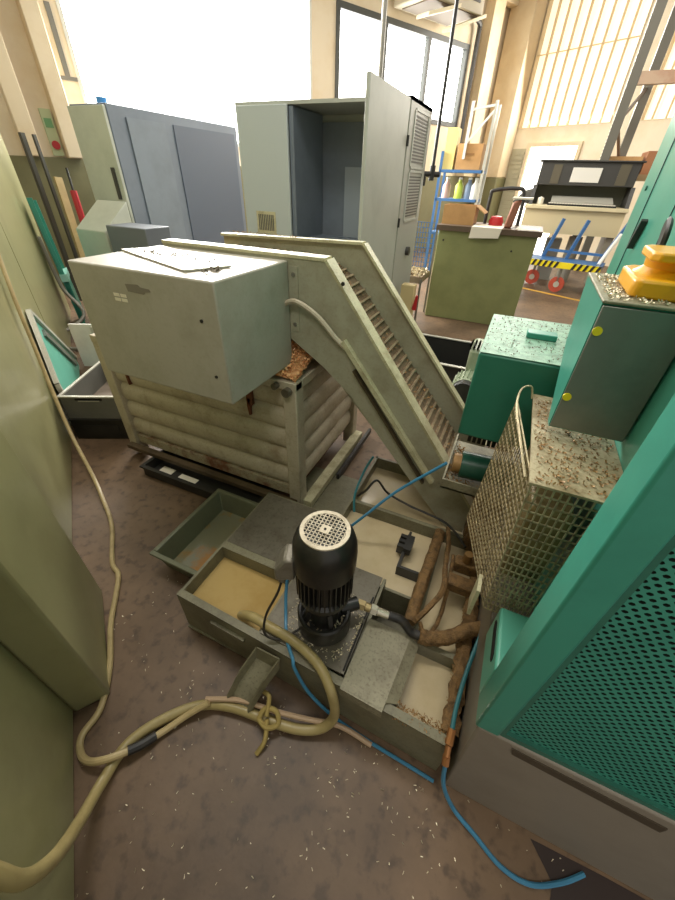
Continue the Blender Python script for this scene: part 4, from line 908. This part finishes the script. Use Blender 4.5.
t = thing('platform_trolley', 'blue platform trolley with hazard striped edge and red wheels on the aisle', 'trolley', (.8, 8.7, 0))
TR = rotz(.75, 8.5, -12)
MB(TR).box(-.62, .62, -.25, .30, .43, .50).build('deck', rackblue, t)
m_ = MB(TR); m_.box(-.62, .62, -.262, -.251, .40, .50); m_.build('edge_strip', yellowdot, t, label='yellow hazard strip')
for rng in (range(0, 6), range(8, 13)):
  s = MB(TR)
  for k in rng:
    x = -.60 + k*.095
    s.hexa([(x, -.268, .40), (x+.045, -.268, .40), (x+.045, -.262, .40), (x, -.262, .40), (x+.04, -.268, .50), (x+.085, -.268, .50), (x+.085, -.262, .50), (x+.04, -.262, .50)])
  s.build('hazard_stripes', blackm, t)
for (x0, x1) in ((-.42, -.28), (-.02, .12), (.52, .72)):
    MB(TR).bar((x0, .2, .5), (x1, .25, 1.12), .07, .05).build('upright', rackblue, t)
MB(TR).bar((-.42, .2, .62), (.6, .2, .62), .04).build('rail', rackblue, t)
for (x, y) in ((.02, -.20), (-.5, .2), (.55, .1)):
    m_ = MB(TR); m_.M = TR
    m_.cyl((x, y-.02, .13), (x, y+.02, .13), .13 if x < .5 else .10, n=22)
    wh = m_.build('wheel', mat('red_wheel', 'b04a36', .5), t)
    MB(TR).cyl((x, y-.026, .13), (x, y+.026, .13), .05, n=14).build('hub', silver, wh)
    MB(TR).bar((x, y, .14), (x, y, .43), .04).build('fork', gravel, wh)
MB(TR).tube([(.55, -.2, .52), (.60, .0, .7), (.68, .2, .95)], .03, 8).build('strap', white, t)
t = thing('pallet_rack', 'perforated steel pallet rack upright with an orange beam near the far right window', 'rack', (1.0, 10.3, 0))
for (x, y) in ((.93, 10.0), (1.30, 11.0)):
    MB().box(x-.075, x+.075, y-.06, y+.06, 0, 4.6).build('upright', mat('rack_steel', '6b675c', .45, .3), t)
h_ = MB()
for k in range(46): h_.box(.852, .856, 9.965, 10.035, 1.9+k*.05, 1.925+k*.05)
h_.build('perforation', paper, t)
MB().box(1.01, 3.2, 9.94, 10.06, 3.0, 3.16).build('beam', mat('rack_beam', 'b59a80', .5, 0, 'a0664a', .5, 5), t)
MB().bar((.95, 10.0, 2.55), (1.30, 11.0, 3.1), .04).build('brace', mat('rack_brace', '5b4a3c', .5), t)
MB().bar((.95, 10.0, 2.5), (1.30, 11.0, 2.0), .04).build('brace', MATS['rack_brace'], t)
MB().box(1.01, 3.2, 9.94, 10.06, 1.70, 1.80).build('beam', mat('rack_beam_low', 'a58a60', .5), t)
MB().box(1.0, 1.55, 10.07, 10.7, 1.802, 2.06).build('carton', cardb, label='brown carton on the low beam of the pallet rack', cat='carton')
MB().box(1.6, 2.5, 10.07, 10.7, 1.802, 2.14).build('carton', mat('redbrown_carton', '9a6844', .8), label='wider red brown carton on the pallet rack right of the brown one', cat='carton')
MB().box(.99, 3.2, 10.065, 10.75, 1.78, 1.80).build('shelf_board', mat('rack_board', 'a88f6a', .7), t)
MB().box(-.45, -.12, 7.3, 7.8, 0, .95).build('plastic_drum', mat('pale_pink_drum', 'd8c0a8', .5), label='pale box behind the right end of the moss green cabinet', cat='box', bevel=.02)

# ------------------------------------------------------------------ light
def area(name, loc, rot, sx, sy, power, col=(1, 1, 1)):
    l = bpy.data.lights.new(name, 'AREA'); l.shape = 'RECTANGLE'; l.size = sx; l.size_y = sy; l.energy = power; l.color = col
    o = bpy.data.objects.new(name, l); COL.objects.link(o); o.location = loc; o.rotation_euler = rot
    return o
for i, (x, y) in enumerate(((-1.2, 1.5), (-2.5, 5.5), (1.0, 6.5), (0, -2))):  # added lamps overhead, out of view, to lift the ambient light
    area('overhead_fill', (x, y, 5.2), (0, 0, math.radians(28)), 2.4, .5, 95, (1, .955, .87))
# daylight entering through the tall window
wd = BLD @ V((3.5, DU-.25, 3.1))
u_dir = BLD.to_3x3() @ V((0, -1, -.35))
o = area('window_daylight', wd, u_dir.to_track_quat('-Z', 'Y').to_euler(), 3.9, 2.0, 900, (1, .97, .92))
wd = BLD @ V((DV-.3, 6.0, 3.9)); u_dir = BLD.to_3x3() @ V((-1, 0, -.3))
area('window_daylight', wd, u_dir.to_track_quat('-Z', 'Y').to_euler(), 2.1, 2.2, 200, (1, .96, .88))
W = bpy.data.worlds.new('world'); SC.world = W; W.use_nodes = True
bg = W.node_tree.nodes['Background']; bg.inputs['Color'].default_value = (1, .955, .87, 1); bg.inputs['Strength'].default_value = .62

vs = SC.view_settings; vs.view_transform = 'Standard'; vs.look = 'None'; vs.gamma = 1; vs.exposure = .0; vs.use_curve_mapping = False
SC.cycles.use_denoising = True
SC.cycles.max_bounces = 6
